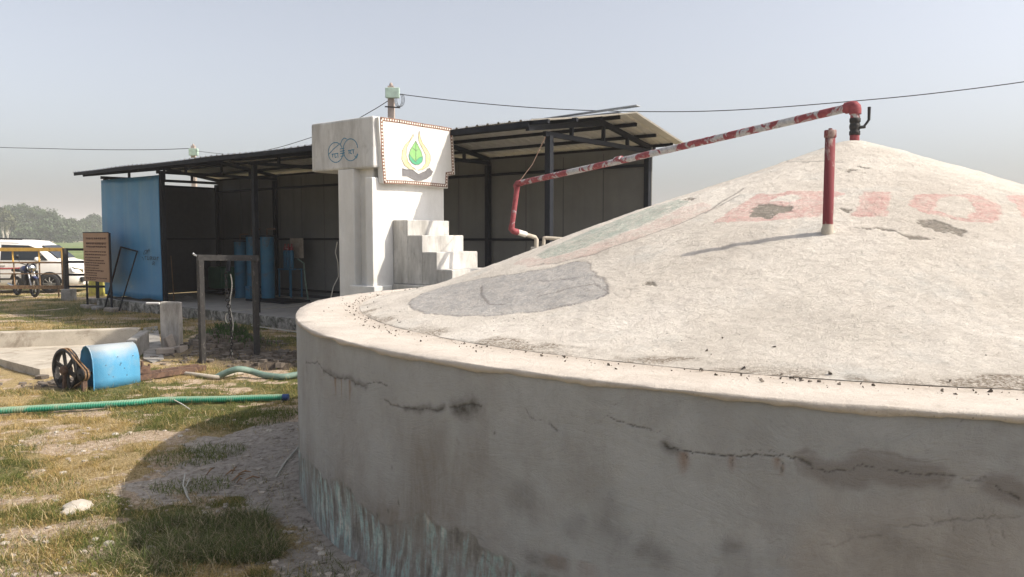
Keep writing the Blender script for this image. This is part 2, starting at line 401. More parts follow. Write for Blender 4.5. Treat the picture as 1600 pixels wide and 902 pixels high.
soil = m.ramp(m.noise(22, 8, .7, P), [(.30, (.24, .165, .105)), (.50, (.50, .385, .275)), (.68, (.70, .59, .47))])
grey = m.ramp(m.noise(16, 10, .75, P, dist=.5), [(.32, (.12, .10, .08)), (.46, (.42, .365, .31)), (.66, (.62, .56, .49))])
dark = m.ramp(m.noise(20, 8, .7, P), [(.32, (.04, .033, .026)), (.6, (.15, .12, .095)), (.8, (.26, .22, .17))])
gm = m.math('ADD', m.attr('green'), m.math('MULTIPLY', m.math('SUBTRACT', med, .5), 1.6), True)
c = m.mix(gm, straw, grn)
bm_ = m.ramp(m.math('ADD', m.attr('bare'), m.math('MULTIPLY', m.math('SUBTRACT', med, .5), 1.3)), [(.45, 0.0), (.62, 1.0)])
c = m.mix(bm_, c, soil)
am = m.ramp(m.math('ADD', m.attr('apron'), m.math('MULTIPLY', m.math('SUBTRACT', med, .5), 1.2)), [(.42, 0.0), (.60, 1.0)])
c = m.mix(am, c, grey)
c = m.mix(m.attr('heap'), c, dark)
fieldn = m.noise(.05, 5, .6, P, (1, 6, 1)); ff = m.noise(.8, 5, .6, P)
fcol = m.ramp(fieldn, [(.35, (.10, .145, .05)), (.5, (.14, .19, .07)), (.66, (.21, .24, .11))])
fcol = m.mix(m.ramp(ff, [(.4, 0.0), (.8, .35)]), fcol, (.22, .21, .10))
c = m.mix(m.ramp(m.math('DIVIDE', sx.outputs[1], 100.0), [(.285, 0.0), (.31, 1.0)]), c, fcol)
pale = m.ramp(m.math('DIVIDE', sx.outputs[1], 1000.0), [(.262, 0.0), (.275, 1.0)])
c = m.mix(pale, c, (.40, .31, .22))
m.base(c).rough(.95); m.b.inputs['Specular IOR Level'].default_value = .15
b1 = m.bump(m.noise(14, 10, .75, P, dist=.4), .05, .9); b2 = m.bump(m.noise(70, 6, .7, P), .02, .8, b1)
g_ob = np_mesh('ground', np.stack([X, Y, Z], -1).reshape(-1, 3), faces, m.m, attrs=dict(apron=(apron * (1 - cl)).ravel(), green=green.ravel(), bare=bare.ravel(), heap=heapm.ravel()))
tag(g_ob, kind='structure')

# ------------------------------------------------------------------ grass blades: short matted turf
def grass(name, label, pts, length, width, colors, seed, tilt=1.0, seg=2, kind='stuff'):
    rs = np.random.RandomState(seed); n = len(pts); az = rs.rand(n) * 6.283
    L = length * (.5 + rs.rand(n)); W = width * (.6 + .8 * rs.rand(n)); tl = np.clip(tilt * (.25 + .9 * rs.rand(n)), 0, 1.45)
    dx, dy = np.cos(az), np.sin(az); px, py = -dy, dx
    base = np.c_[pts, ground_h(pts[:, 0], pts[:, 1]) - .004]
    off = (rs.rand(n) - .5) * 1.2
    def lev(f, bend):
        h = L * f * np.cos(tl * bend); q = L * f * np.sin(tl * bend)
        return base + np.c_[dx * q + px * off * L * f * f, dy * q + py * off * L * f * f, h]
    A = base + np.c_[px * W / 2, py * W / 2, 0 * W]; B = base - np.c_[px * W / 2, py * W / 2, 0 * W]
    m1 = lev(.55, .75); Cc = m1 - np.c_[px, py, 0 * px] * (W * .38)[:, None]; Dd = m1 + np.c_[px, py, 0 * px] * (W * .38)[:, None]; E = lev(1, 1.15)
    E2 = E + np.c_[px, py, 0 * px] * (W * .08)[:, None]
    v = np.stack([A, B, Cc, Dd, E, E2], 1).reshape(-1, 3); i0 = np.arange(n)[:, None] * 6
    f = np.concatenate([i0 + np.array([0, 1, 2, 3]), i0 + np.array([3, 2, 4, 5])], 0)
    cc = np.repeat(colors * (.7 + .6 * rs.rand(n, 1)), 6, 0)
    o = np_mesh(name, v, f, M['grass'], smooth=False, attrs=dict(gc=cc)); return tag(o, label, 'grass', kind=kind)
m = NT('grass_blades'); m.base(m.attr('gc', 'Color')).rough(.8); m.b.inputs['Specular IOR Level'].default_value = .2
tr = m.n('ShaderNodeBsdfTranslucent'); m.l(m.attr('gc', 'Color'), tr.inputs[0]); mx = m.n('ShaderNodeMixShader'); mx.inputs[0].default_value = .3
m.l(m.b.outputs[0], mx.inputs[1]); m.l(tr.outputs[0], mx.inputs[2]); m.l(mx.outputs[0], m.t.nodes['Material Output'].inputs[0]); M['grass'] = m.m

rs = np.random.RandomState(11)
def sample_turf(n, y0, y1):
    y = 1 / (1 / y1 + rs.rand(n) * (1 / y0 - 1 / y1)); x = y * (-.70 + rs.rand(n) * .80)
    d = np.hypot(x - C[0], y - C[1]); ok = (d > 4.68)
    return x[ok], y[ok], d[ok]
x, y, d = sample_turf(620000, 3.7, 24)
gr = sstep(.40, .60, fbm(x, y, 1.1, 4, 11)); ba = np.maximum(sstep(.53, .66, fbm(x, y * 1.6, 1.0, 4, 21)), .9 * sstep(.58, .70, fbm(x, y * 1.3, 4.0, 4, 25)))
ap = apron_f(x, y)
hp = np.exp(-(((x + 4.5) / .8) ** 2 + ((y - 12.1) / 1.0) ** 2) ** 2) + np.exp(-(((x + 3.4) / .95) ** 2 + ((y - 11.1) / .75) ** 2) ** 2) + np.exp(-(((x + 5.35) / .5) ** 2 + ((y - 9.3) / .35) ** 2) ** 2)
tuft = sstep(.44, .60, fbm(x, y, 5.5, 4, 31))
plat = (inpoly(x, y, [(-12, 9.3), (-5.15, 9.0), (-4.2, 13.3), (-4.9, 13.5), (-12, 15.5)]))
pr = (.10 + .90 * tuft) * (1 - .85 * ba) * (1 - .93 * ap) * (1 - np.clip(hp, 0, 1) * .96) * np.where(plat, 0, 1)
s_ = (x + 6.95) * .795 - (y - 16.83) * .607; dd = (x + 6.95) * .607 + (y - 16.83) * .795
pr = pr * np.where((dd > -.02) & (s_ > -4.8), 0, 1) * np.where((s_ > 7.5) & (dd > -2.2), 0, 1)
pr *= np.where((x > -1.2) & (d < 9) & (y > 9), 0, 1)
k = rs.rand(len(x)) < pr; x, y, gr = x[k], y[k], gr[k]
straw = np.array([.36, .25, .10]); gc = np.array([.07, .095, .02]); yel = np.array([.50, .38, .16])
u = rs.rand(len(x))[:, None]; g2 = (rs.rand(len(x)) < np.clip(gr * .55 + .9 * sstep(.48, .62, fbm(x, y, 3.2, 3, 35)) * .6 + .10, 0, .92))[:, None]
colr = np.where(g2, gc + (np.array([.20, .20, .06]) - gc) * u, straw + (yel - straw) * u)
sc = np.clip(y / 9, .7, 1.6)
grass('turf_grass', 'short dry and green grass matted over the yard', np.c_[x, y], (.040 + .035 * rs.rand(len(x))) * sc, .0038 * sc, colr, 5, 1.25)
# the taller clump in the tank's shadow at the foot of the picture
n = 22000; a = rs.rand(n) * 6.283; q = np.sqrt(rs.rand(n)); cx, cy = clump_c[0]
x = cx + np.cos(a) * q * .60; y = cy + np.sin(a) * q * .46; k = (fbm(x, y, 6, 3, 3) > .36 + .22 * q ** 3) & (np.hypot(x - C[0], y - C[1]) > 4.9)
x, y = x[k], y[k]; u = rs.rand(len(x))[:, None]
colr = np.where(rs.rand(len(x))[:, None] < .72, np.array([.07, .09, .03]) + u * np.array([.08, .09, .03]), np.array([.34, .27, .15]) + u * .1)
grass('grass_clump', 'taller tangled grass clump in the shadow of the round tank', np.c_[x, y], .10, .0034, colr, 6, 1.3)
pts = []
for (ux, uy, r_, n) in [(390, 655, .30, 1200), (440, 645, .25, 900), (290, 715, .22, 700), (330, 705, .2, 500), (215, 850, .3, 900), (110, 800, .25, 500), (60, 870, .3, 700), (30, 760, .3, 600), (300, 760, .2, 500), (250, 650, .3, 700)]:
    c_ = at_z(ux, uy); a = rs.rand(n) * 6.283; q = np.sqrt(rs.rand(n)); pts.append(np.c_[c_.x + np.cos(a) * q * r_ * 1.5, c_.y + np.sin(a) * q * r_])
pts = np.concatenate(pts); u = rs.rand(len(pts))[:, None]
pts = pts[np.hypot(pts[:, 0] - C[0], pts[:, 1] - C[1]) > 4.7]; u = u[:len(pts)]
grass('grass_tufts', 'low dark green tufts dotted through the dry grass', pts, .05, .004, np.array([.07, .10, .025]) + u * np.array([.12, .11, .03]), 8, 1.1)

# ================================================================== DIGESTER
dig = empty('biogas_digester', (C[0], C[1], 0), 'round cement biogas tank with shallow cream painted dome lettered BIOG in faded red', 'biogas tank')
# --- wall
th = np.concatenate([np.radians(np.arange(-100, 180, 1.0)), np.radians(180) + np.arange(0, math.radians(80), .0011)])
th = np.unique(np.round(th, 6)); zz = np.concatenate([np.arange(-.06, 1.215, .0055), [1.222, 1.2345]])
T, Zw = np.meshgrid(th, zz, indexing='ij'); S = (np.mod(T + math.pi, 2 * math.pi) - math.pi) * 4.64
S = np.where(S > 0, S - 2 * math.pi * 4.64, S)       # continuous around the visible side
Rw = rim_r(T) - .012
Rw = Rw + (fbm(S, Zw, .8, 3, 41) - .5) * .022 + (fbm(S, Zw, 5, 3, 44) - .5) * .004
def wl_(pts):
    q = [wall_hit(*p) for p in pts]; return [((s - 2 * math.pi * 4.64 if s > 0 else s), z) for s, z in q]
cA = lambda l: [(450 + a / 2.138, 480 + b / 2.138) for a, b in l]; cB = lambda l: [(1000 + a / 2.637, 560 + b / 2.637) for a, b in l]
jx = (fbm(S, Zw, 14, 4, 51) - .5) * .05; jz = (fbm(S, Zw, 14, 4, 57) - .5) * .05
Sj, Zj = S + jx, Zw + jz
cracks = [(cA([(60, 185), (100, 185), (120, 215), (150, 235), (200, 245), (240, 270), (280, 250), (318, 262)]), .0035, .9),
          (cA([(310, 310), (360, 335), (410, 345), (500, 345)]), .005, .8), (cA([(520, 340), (570, 330), (625, 335)]), .006, .8),
          (cA([(765, 340), (790, 375), (825, 385)]), .003, .6), (cA([(850, 400), (880, 415)]), .004, .7),
          (cA([(1045, 370), (1090, 390), (1130, 405), (1176, 418)]), .003, .8), (cA([(1050, 350), (1080, 330), (1100, 325)]), .0022, .5), (cA([(1050, 370), (1000, 400), (960, 425)]), .0018, .4),
          (cB([(-20, 300), (20, 305), (65, 312)]), .002, .6),
          (cB([(70, 368), (120, 378), (165, 395), (220, 403), (350, 415), (470, 408), (560, 420), (640, 428)]), .0028, 1.), (cB([(90, 372), (135, 385)]), .010, .8), (cB([(165, 395), (185, 430)]), .0025, .7),
          (cB([(370, 415), (372, 460)]), .0025, .7), (cB([(560, 420), (575, 480)]), .0025, .7), (cB([(400, 390), (480, 388), (560, 400)]), .002, .5),
          (cB([(650, 435), (700, 470), (780, 487), (850, 480), (920, 462), (1020, 465), (1120, 490), (1200, 497), (1300, 502)]), .0022, .75), (cB([(650, 432), (690, 450)]), .009, .8),
          (cB([(1330, 515), (1400, 522), (1440, 515)]), .002, .5), (cB([(1480, 545), (1530, 570), (1590, 590)]), .0035, .9),
          (cB([(1100, 715), (1300, 695), (1440, 685), (1600, 680)]), .004, .45), (cB([(740, 795), (900, 768), (1000, 752)]), .004, .3),
          (cB([(1280, 650), (1310, 740)]), .003, .3), (cB([(1430, 650), (1470, 800)]), .003, .3), (cB([(1480, 635), (1530, 775)]), .003, .35), (cB([(1200, 675), (1225, 705)]), .003, .4), (cB([(1345, 265), (1320, 298)]), .0025, .5),
          (cA([(620, 835), (645, 860)]), .004, .6), (cA([(340, 390), (352, 430)]), .002, -.4), (cA([(460, 385), (470, 410)]), .002, -.4), (cA([(85, 255), (92, 300)]), .002, -.5)]
crack = np.zeros_like(S); lightn = np.zeros_like(S)
for l, w, a in cracks:
    L = wl_(l); g = abs(a) * np.exp(-(dist_line(S + jx * .5 + (fbm(S, Zw, 55, 3, 53) - .5) * .018, Zw + jz * .5 + (fbm(S, Zw, 55, 3, 59) - .5) * .018, L) / (w * (.15 + 1.15 * fbm(S, Zw, 9, 3, 54)))) ** 2)
    if a < 0: lightn = np.maximum(lightn, g)
    else: crack = np.maximum(crack, g)
stains = [(cA([(120, 215), (200, 245), (250, 270)]), .02, .5), (cA([(380, 340), (500, 342)]), .018, .7), (cA([(545, 345), (575, 350), (600, 335)]), .035, .95), (cA([(575, 350), (578, 365)]), .03, .6),
          (cB([(90, 372), (150, 390)]), .02, .6), (cA([(760, 625), (740, 650), (780, 680)]), .06, .35), (cA([(1060, 670), (1040, 740), (1080, 790)]), .05, .3), (cA([(950, 720), (930, 770)]), .04, .3),
          (cB([(0, 800), (60, 850)]), .05, .45), (cB([(350, 790), (390, 790)]), .03, .4), (cA([(195, 605), (205, 612)]), .012, .95), (cA([(288, 690), (290, 695)]), .012, 1.), (cA([(325, 680), (326, 690)]), .008, .9), (cA([(336, 540), (337, 543)]), .008, .6), (cA([(671, 430), (671, 434)]), .006, .7), (cA([(357, 658), (358, 660)]), .006, .9),
          (cA([(780, 850), (830, 870), (900, 860)]), .035, .5), (cA([(560, 790), (580, 830)]), .04, .3), (cB([(1140, 820), (1160, 830)]), .03, .2), (cB([(1020, 740), (1060, 790)]), .03, .25), (cA([(65, 200), (65, 250)]), .006, .5)]
stain = np.zeros_like(S)
for l, w, a in stains: stain = np.maximum(stain, a * np.exp(-(dist_line(Sj, Zj, wl_(l)) / w) ** 2))
ring = cB([(690, 450), (760, 490), (800, 500), (880, 490), (930, 462), (1020, 470), (1130, 500), (1220, 500)])
dr = dist_line(S + jx, Zw + jz, wl_(ring)) + (fbm(S, Zw, 5, 4, 61) - .5) * .055; dam = np.zeros_like(S)
dam = np.maximum(.75 * sstep(.062, .02, dr), .75 * np.exp(-((dr - .046) / .008) ** 2) * sstep(.35, .6, fbm(S, Zw, 4, 3, 66)))
r2 = dist_line(S + jx * .6, Zw + jz * .6, wl_(cB([(1470, 540), (1530, 555), (1620, 590)]))); dam = np.maximum(dam, .8 * sstep(.06, .02, r2 + (fbm(S, Zw, 6, 4, 63) - .5) * .05))
rust = np.zeros_like(S)
for (px_, py_, ln, w, a) in [(450 + 155 / 2.138, 480 + 235 / 2.138, .12, .012, .8), (450 + 175 / 2.138, 480 + 240 / 2.138, .13, .008, .8), (450 + 200 / 2.138, 480 + 245 / 2.138, .13, .012, .8), (1000 + 165 / 2.637, 560 + 400 / 2.637, .10, .018, .8), (1000 + 182 / 2.637, 560 + 400 / 2.637, .08, .01, .6), (1000 + 370 / 2.637, 560 + 415 / 2.637, .07, .014, .55), (1000 + 555 / 2.637, 560 + 425 / 2.637, .05, .010, .7), (1000 + 575 / 2.637, 560 + 450 / 2.637, .05, .008, .5), (860, 875, .1, .07, .3), (905, 885, .1, .05, .25)]:
    (s0, z0), = wl_([(px_, py_)]); t = (z0 - Zw) / ln
    g = a * np.exp(-((S + jx * .5 - s0) / w) ** 2) * sstep(-.05, .05, t) * sstep(1.1, .3, t) * (.5 + fbm(S, Zw * .25, 90, 2, 60)); rust = np.maximum(rust, g)
pl = wl_([(468, 690), (472, 705), (495, 730), (508, 750), (535, 752), (554, 790), (581, 812), (620, 816), (650, 812), (712, 835), (777, 877), (805, 893), (850, 900), (900, 925), (1100, 960), (1400, 1000), (1700, 1020)])
pa = np.array(sorted(pl)); ptop = np.interp(S, pa[:, 0], pa[:, 1]) + (fbm(S, Zw, 9, 4, 71) - .5) * .14
peel = sstep(-.015, .015, ptop - Zw)
crackwet = fbm(S, Zw, 1.3, 4, 81)
nI, nJ = T.shape; idx = np.arange(nI * nJ).reshape(nI, nJ); nx = np.r_[np.arange(1, nI), 0]
faces = np.stack([idx[:, :-1], idx[nx][:, :-1], idx[nx][:, 1:], idx[:, 1:]], -1).reshape(-1, 4)
verts = np.stack([C[0] + Rw * np.cos(T), C[1] + Rw * np.sin(T), Zw], -1)
# roughen the peeled foot of the wall
nrm = np.stack([np.cos(T), np.sin(T), 0 * T], -1); pe = peel * (fbm(S * 5, Zw * .8, 12, 4, 91) - .5) * .009 - crack * .004 - peel * .004
verts = verts + nrm * pe[..., None]
m = NT('tank_wall'); O = m.tc.outputs['Object']
c = m.ramp(m.noise(.9, 8, .62), [(.30, (.31, .316, .312)), (.50, (.375, .38, .374)), (.70, (.44, .443, .432))])
c = m.mix(m.ramp(m.noise(2.2, 8, .7, stretch=(1, 1, .55)), [(.44, 0.0), (.70, .75)]), c, (.265, .25, .228))
c = m.mix(m.ramp(m.noise(6, 9, .75, stretch=(1, 1, .35)), [(.52, 0.0), (.76, .5)]), c, (.215, .205, .19))
c = m.mix(m.ramp(m.noise(3.3, 7, .7), [(.56, 0.0), (.70, .4)]), c, (.48, .48, .475))
c = m.mix(m.ramp(m.noise(30, 6, .7), [(.35, .0), (.75, .25)]), c, (.40, .39, .37))
c = m.mix(m.ramp(m.noise(24, 9, .85, dist=.5), [(.55, 0.0), (.68, .35)]), c, (.17, .165, .155))
c = m.mix(m.math('MULTIPLY', m.attr('tan'), .8), c, m.ramp(m.noise(5, 9, .75, dist=.5), [(.35, (.30, .27, .235)), (.65, (.42, .39, .35))]))
c = m.mix(m.math('MULTIPLY', m.attr('wet'), m.ramp(m.noise(5, 9, .8, stretch=(1, 1, .3), dist=.6), [(.32, .15), (.62, 1.0)])), c, (.22, .195, .165))
c = m.mix(m.ramp(m.noise(1.1, 3, .5, stretch=(1, 1, .3)), [(.6, 0.0), (.66, .25)]), c, (.33, .30, .26))
c = m.mix(m.math('MULTIPLY', m.attr('damp'), .85), c, (.19, .165, .145)); c = m.mix(m.math('MULTIPLY', m.attr('stain'), m.ramp(m.noise(18, 9, .85, dist=.5), [(.30, .55), (.55, 1.0)])), c, (.085, .078, .066)); c = m.mix(m.math('MULTIPLY', m.attr('rust'), .8), c, (.22, .12, .06))
pc = m.ramp(m.noise(1, 4, .6, m.attr('sz', 'Vector')), [(.30, (.10, .09, .078)), (.42, (.20, .19, .165)), (.49, (.31, .305, .285)), (.54, (.30, .42, .40)), (.60, (.42, .52, .48)), (.66, (.60, .58, .52))])
pc = m.mix(m.ramp(m.noise(40, 6, .7), [(.45, 0.0), (.7, .6)]), pc, (.12, .11, .095))
pc = m.mix(m.ramp(m.noise(1.7, 6, .7), [(.45, 0.0), (.58, .8)]), pc, (.24, .225, .20))
c = m.mix(m.math('MULTIPLY', m.attr('peel'), m.ramp(m.noise(5, 8, .8, dist=.8), [(.35, .45), (.55, 1.0)])), c, pc)
c = m.mix(m.attr('lightn'), c, (.55, .55, .53)); c = m.mix(m.math('MULTIPLY', m.attr('crack'), .85), c, (.045, .038, .03))
m.base(c).rough(.88)
c0_ = m.noise(3, 9, .8, stretch=(1, 1, 2.2), dist=1.5); b = m.bump(c0_, .030, .6); b = m.bump(m.noise(22, 9, .8, dist=.8), .008, .7, b); m.bump(m.noise(90, 5, .6), .002, .6, b)
sE = wl_([(1270, 800)])[0][0]; sB0, sB1 = wl_([(500, 700)])[0][0], wl_([(700, 700)])[0][0]
tan = sstep(-.05, .06, S - sE + (fbm(S, Zw, 2.5, 4, 150) - .5) * .35 + (Zw - .7) * -.25) * sstep(1.12, .85, Zw + (fbm(S, Zw, 2, 4, 152) - .5) * .5)
brn = np.exp(-(((S - (sB0 + sB1) / 2) / (abs(sB1 - sB0) * .62)) ** 4)) * sstep(1.0, .75, Zw) * sstep(.35, .7, fbm(S * 1.6, Zw * .8, 1.6, 5, 154)) * .35
wet = brn + sstep(.50, .68, crackwet) * sstep(1.15, .7, Zw) * .55 + .2 * np.exp(-((Zw - .45) / .22) ** 2) * sstep(-2.2 * 4.64, -2.85 * 4.64, S) + np.exp(-((Zw - ptop) / .12) ** 2) * .3
np_mesh('wall', verts.reshape(-1, 3), faces, m.m, dig, attrs=dict(tan=tan.ravel(), crack=crack.ravel(), stain=np.clip(stain, 0, 1).ravel() * (.6 + .8 * fbm(S, Zw, 25, 3, 95).ravel()), damp=dam.ravel(), rust=np.clip(rust, 0, 1).ravel(), peel=peel.ravel(), lightn=lightn.ravel(), wet=np.clip(wet, 0, 1).ravel(),
    sz=np.stack([S * (20 + 0 * Zw) + 3 * fbm(S, Zw, 2, 2, 140), Zw * 3.4, 0 * S], -1).reshape(-1, 3)))
# --- rim: flat ledge with a rough, slightly overhanging plaster edge
th = np.concatenate([np.radians(np.arange(-100, 175, 1.0)), np.radians(175) + np.arange(0, math.radians(86), .003)]); th = np.unique(np.round(th, 6))
e = (fbm(th * 9, 0 * th, 1.2, 4, 101) - .5) + .5 * (fbm(th * 60, 0 * th + 3, 1.2, 4, 107) - .5); lipdrop = .010 + .034 * fbm(th * 9, 0 * th + 7, 2.5, 5, 103) ** 1.6 + .010 * fbm(th * 70, 0 * th, 1, 3, 109) + .010 * sstep(-2.6, -3.1, th - 2 * math.pi * (th > math.pi))
prof = [(-.010, lambda: ZR - lipdrop - .002), (.004, lambda: ZR - lipdrop), (.006, lambda: ZR - lipdrop * .45), (.004, lambda: ZR - .004), (-.004, lambda: ZR), (-.05, lambda: ZR + .001), (-.12, lambda: ZR + .002), (-.2, lambda: ZR + .001), (-.28, lambda: ZR + 0.0), (-.36, lambda: ZR - .002), (-.44, lambda: ZR + .006)]
rr_ = rim_r(th); vs_ = []; rad = []
for i, (dr_, zf) in enumerate(prof):
    z = zf(); 
    r_ = rr_ + dr_ * 1.0 + e * (.022 if i < 4 else .01 if i == 4 else 0) - .006
    if i >= 5:
        f = (i - 4) / (len(prof) - 5); r_ = (rr_ - .018) * (1 - f) + (RI - .05) * f
    z = np.broadcast_to(z, th.shape) + (fbm(th * 30, 0 * th + i * .7, 1, 3, 104) - .5) * (.006 if i > 4 else .01)
    vs_.append(np.stack([C[0] + r_ * np.cos(th), C[1] + r_ * np.sin(th), z], -1))
vs_ = np.stack(vs_, 1); nI, nJ = vs_.shape[:2]; idx = np.arange(nI * nJ).reshape(nI, nJ); nx = np.r_[np.arange(1, nI), 0]
faces = np.stack([idx[:, :-1], idx[nx][:, :-1], idx[nx][:, 1:], idx[:, 1:]], -1).reshape(-1, 4)
m = NT('rim_plaster')
c = m.ramp(m.noise(3, 8, .65), [(.3, (.47, .42, .365)), (.7, (.58, .525, .46))]); c = m.mix(m.ramp(m.noise(7, 9, .8, dist=.5), [(.50, 0.0), (.70, .7)]), c, (.38, .33, .27))
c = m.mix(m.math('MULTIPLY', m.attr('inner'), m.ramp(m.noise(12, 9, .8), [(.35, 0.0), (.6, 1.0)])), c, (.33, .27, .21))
c = m.mix(m.ramp(m.noise(120, 4, .6), [(.64, 0.0), (.70, .7)]), c, (.2, .17, .13))
m.base(c).rough(.95); m.b.inputs['Specular IOR Level'].default_value = .2; b = m.bump(m.noise(8, 8, .7), .012, .6); m.bump(m.noise(40, 8, .75), .010, .8, b)
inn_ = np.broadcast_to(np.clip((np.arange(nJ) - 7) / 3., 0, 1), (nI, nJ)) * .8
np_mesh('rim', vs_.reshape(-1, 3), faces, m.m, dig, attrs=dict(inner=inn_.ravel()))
# --- dome, with its painting as colour of the paint itself
nr = 330; rr = RI * np.linspace(0, 1, nr) ** .9; th2 = np.concatenate([np.radians(np.arange(0, 130, 2.0)), np.radians(130) + np.arange(0, math.radians(160), .0042), np.radians(np.arange(290, 360, 2.0))])
TT, RD = np.meshgrid(th2, rr, indexing='ij'); DX = C[0] + RD * np.cos(TT); DY = C[1] + RD * np.sin(TT); DZ = dome_z(DX, DY)
edge = sstep(0, .25, RI - RD)
DZ = DZ + ((fbm(DX, DY, .7, 3, 111) - .5) * .05 + (fbm(DX, DY, 2.6, 3, 113) - .5) * .018 + (fbm(DX, DY, 11, 4, 115) - .5) * .014 + (fbm(DX, DY, 26, 3, 117) - .5) * .006) * np.clip(edge, .15, 1) * sstep(0, .3, RD)
def dp(l): return [tuple(dome_hit(*p)[:2]) for p in l]
dA = lambda l: [(1100 + a / 3.2, 240 + b / 3.2) for a, b in l]; dB = lambda l: [(600 + a / 2.667, 340 + b / 2.667) for a, b in l]
jx = (fbm(DX, DY, 9, 4, 121) - .5) * .10; jy = (fbm(DX, DY, 9, 4, 123) - .5) * .10; fx, fy = DX + jx * .5 + (fbm(DX, DY, 40, 3, 128) - .5) * .03, DY + jy * .5 + (fbm(DX, DY, 40, 3, 129) - .5) * .03
red = inpoly(fx, fy, dp(dA([(45, 345), (150, 280), (270, 205), (360, 205), (420, 190), (500, 184), (620, 186), (700, 198), (705, 210), (650, 225), (640, 290), (560, 315), (400, 335), (200, 342)])))
red &= ~inpoly(fx, fy, dp(dA([(375, 218), (440, 205), (485, 225), (430, 242), (320, 240)])))
red |= inpoly(fx, fy, dp(dA([(790, 195), (935, 198), (925, 240), (910, 325), (870, 325), (730, 322), (760, 290)])))
O_out = dp(dA([(1050, 210), (1120, 202), (1230, 205), (1380, 215), (1470, 255), (1495, 300), (1480, 330), (1440, 350), (1350, 350), (1200, 325), (1080, 300), (1025, 265), (1025, 235)]))
O_in = dp(dA([(1165, 235), (1220, 215), (1300, 220), (1345, 250), (1345, 295), (1310, 328), (1230, 318), (1165, 285)]))
red |= inpoly(fx, fy, O_out) & ~inpoly(fx, fy, O_in)
red |= inpoly(fx, fy, dp(dA([(1515, 210), (1560, 202), (1640, 205), (1720, 230), (1700, 250), (1640, 240), (1640, 275), (1700, 330), (1780, 350), (1770, 372), (1690, 360), (1600, 320), (1570, 270), (1530, 235)])))
grey = inpoly(fx, fy, dp(dB([(102, 358), (160, 320), (240, 292), (430, 255), (560, 240), (700, 215), (800, 190), (850, 190), (865, 205), (860, 225), (885, 235), (880, 250), (920, 262), (930, 290), (930, 320), (880, 345), (780, 365), (620, 390), (480, 405), (300, 405), (180, 400), (120, 385)])))
grn = inpoly(fx, fy, dp(dB([(640, 165), (690, 130), (780, 92), (880, 52), (980, 10), (1100, -40), (1220, -70), (1280, -60), (1150, 5), (1000, 65), (850, 125), (730, 165), (660, 180)])))
pink = inpoly(fx, fy, dp(dB([(540, 200), (600, 170), (640, 178), (700, 175), (800, 148), (950, 92), (1100, 30), (1240, -35), (1330, -60), (1380, -40), (1230, 30), (1050, 95), (850, 165), (720, 195), (610, 215)]))) & ~grn
patch = np.zeros(DX.shape, bool); hx = (fbm(DX, DY, 34, 3, 125) - .5) * .05; hy = (fbm(DX, DY, 34, 3, 127) - .5) * .05; gx2, gy2 = DX + jx * 1.5 + hx, DY + jy * 1.5 + hy
for p in [[(240, 310), (255, 265), (330, 250), (450, 262), (460, 285), (380, 300), (300, 325)], [(1070, 350), (1160, 342), (1230, 365), (1300, 375), (1340, 400), (1280, 412), (1240, 398), (1180, 395), (1110, 375)], [(840, 382), (880, 378), (970, 398), (980, 410), (1060, 418), (1140, 438), (1120, 447), (1020, 434), (960, 417), (850, 397)], [(655, 275), (740, 290), (735, 302), (690, 298)], [(770, 58), (825, 60), (800, 72)], [(705, 86), (760, 90), (730, 98)], [(725, 375), (790, 388), (840, 392), (800, 400)], [(-100, 230), (-60, 225), (-40, 235), (-70, 242)]]:
    patch |= inpoly(gx2, gy2, dp(dA(p)))
patch |= inpoly(gx2, gy2, dp(dB([(1060, 300), (1090, 280), (1140, 275), (1120, 295)])))
line = np.zeros_like(DX)
for l, w, a in [(dB([(102, 358), (160, 320), (240, 292), (430, 255), (560, 240), (700, 215), (800, 190), (850, 190), (865, 205), (860, 225), (885, 235), (880, 250), (920, 262), (930, 290), (930, 320), (880, 345), (780, 365), (620, 390), (480, 405), (300, 405), (180, 400), (120, 385), (102, 358)]), .008, .55),
                (dB([(405, 295), (408, 335), (440, 358), (500, 362)]), .008, .6), (dB([(640, 330), (760, 300), (880, 285), (930, 315)]), .007, .5), (dB([(640, 270), (760, 262), (860, 250), (925, 268)]), .007, .45),
                (dB([(540, 190), (600, 160), (700, 110), (850, 50), (980, 0), (1150, -60), (1300, -110)]), .007, .4), (dB([(600, 212), (720, 195), (850, 165), (1050, 95), (1230, 30), (1380, -40), (1480, -90)]), .010, .55), (dB([(640, 165), (800, 110), (960, 40), (1140, -30), (1280, -70)]), .007, .4),
                (dA([(0, 305), (80, 245), (170, 200), (200, 180)]), .012, .6), (dA([(-200, 230), (0, 140), (200, 85), (330, 50)]), .008, .4), (dA([(-200, 200), (50, 100), (250, 55), (420, 40), (520, 42)]), .010, .5), (dA([(500, 40), (600, 35), (690, 38)]), .010, .6), (dA([(400, -5), (460, -20), (540, -38)]), .012, .6), (dA([(200, 70), (320, 30), (420, 5)]), .012, .5)]:
    line = np.maximum(line, a * np.exp(-(dist_line(DX + jx * .25, DY + jy * .25, dp(l)) / w) ** 2))
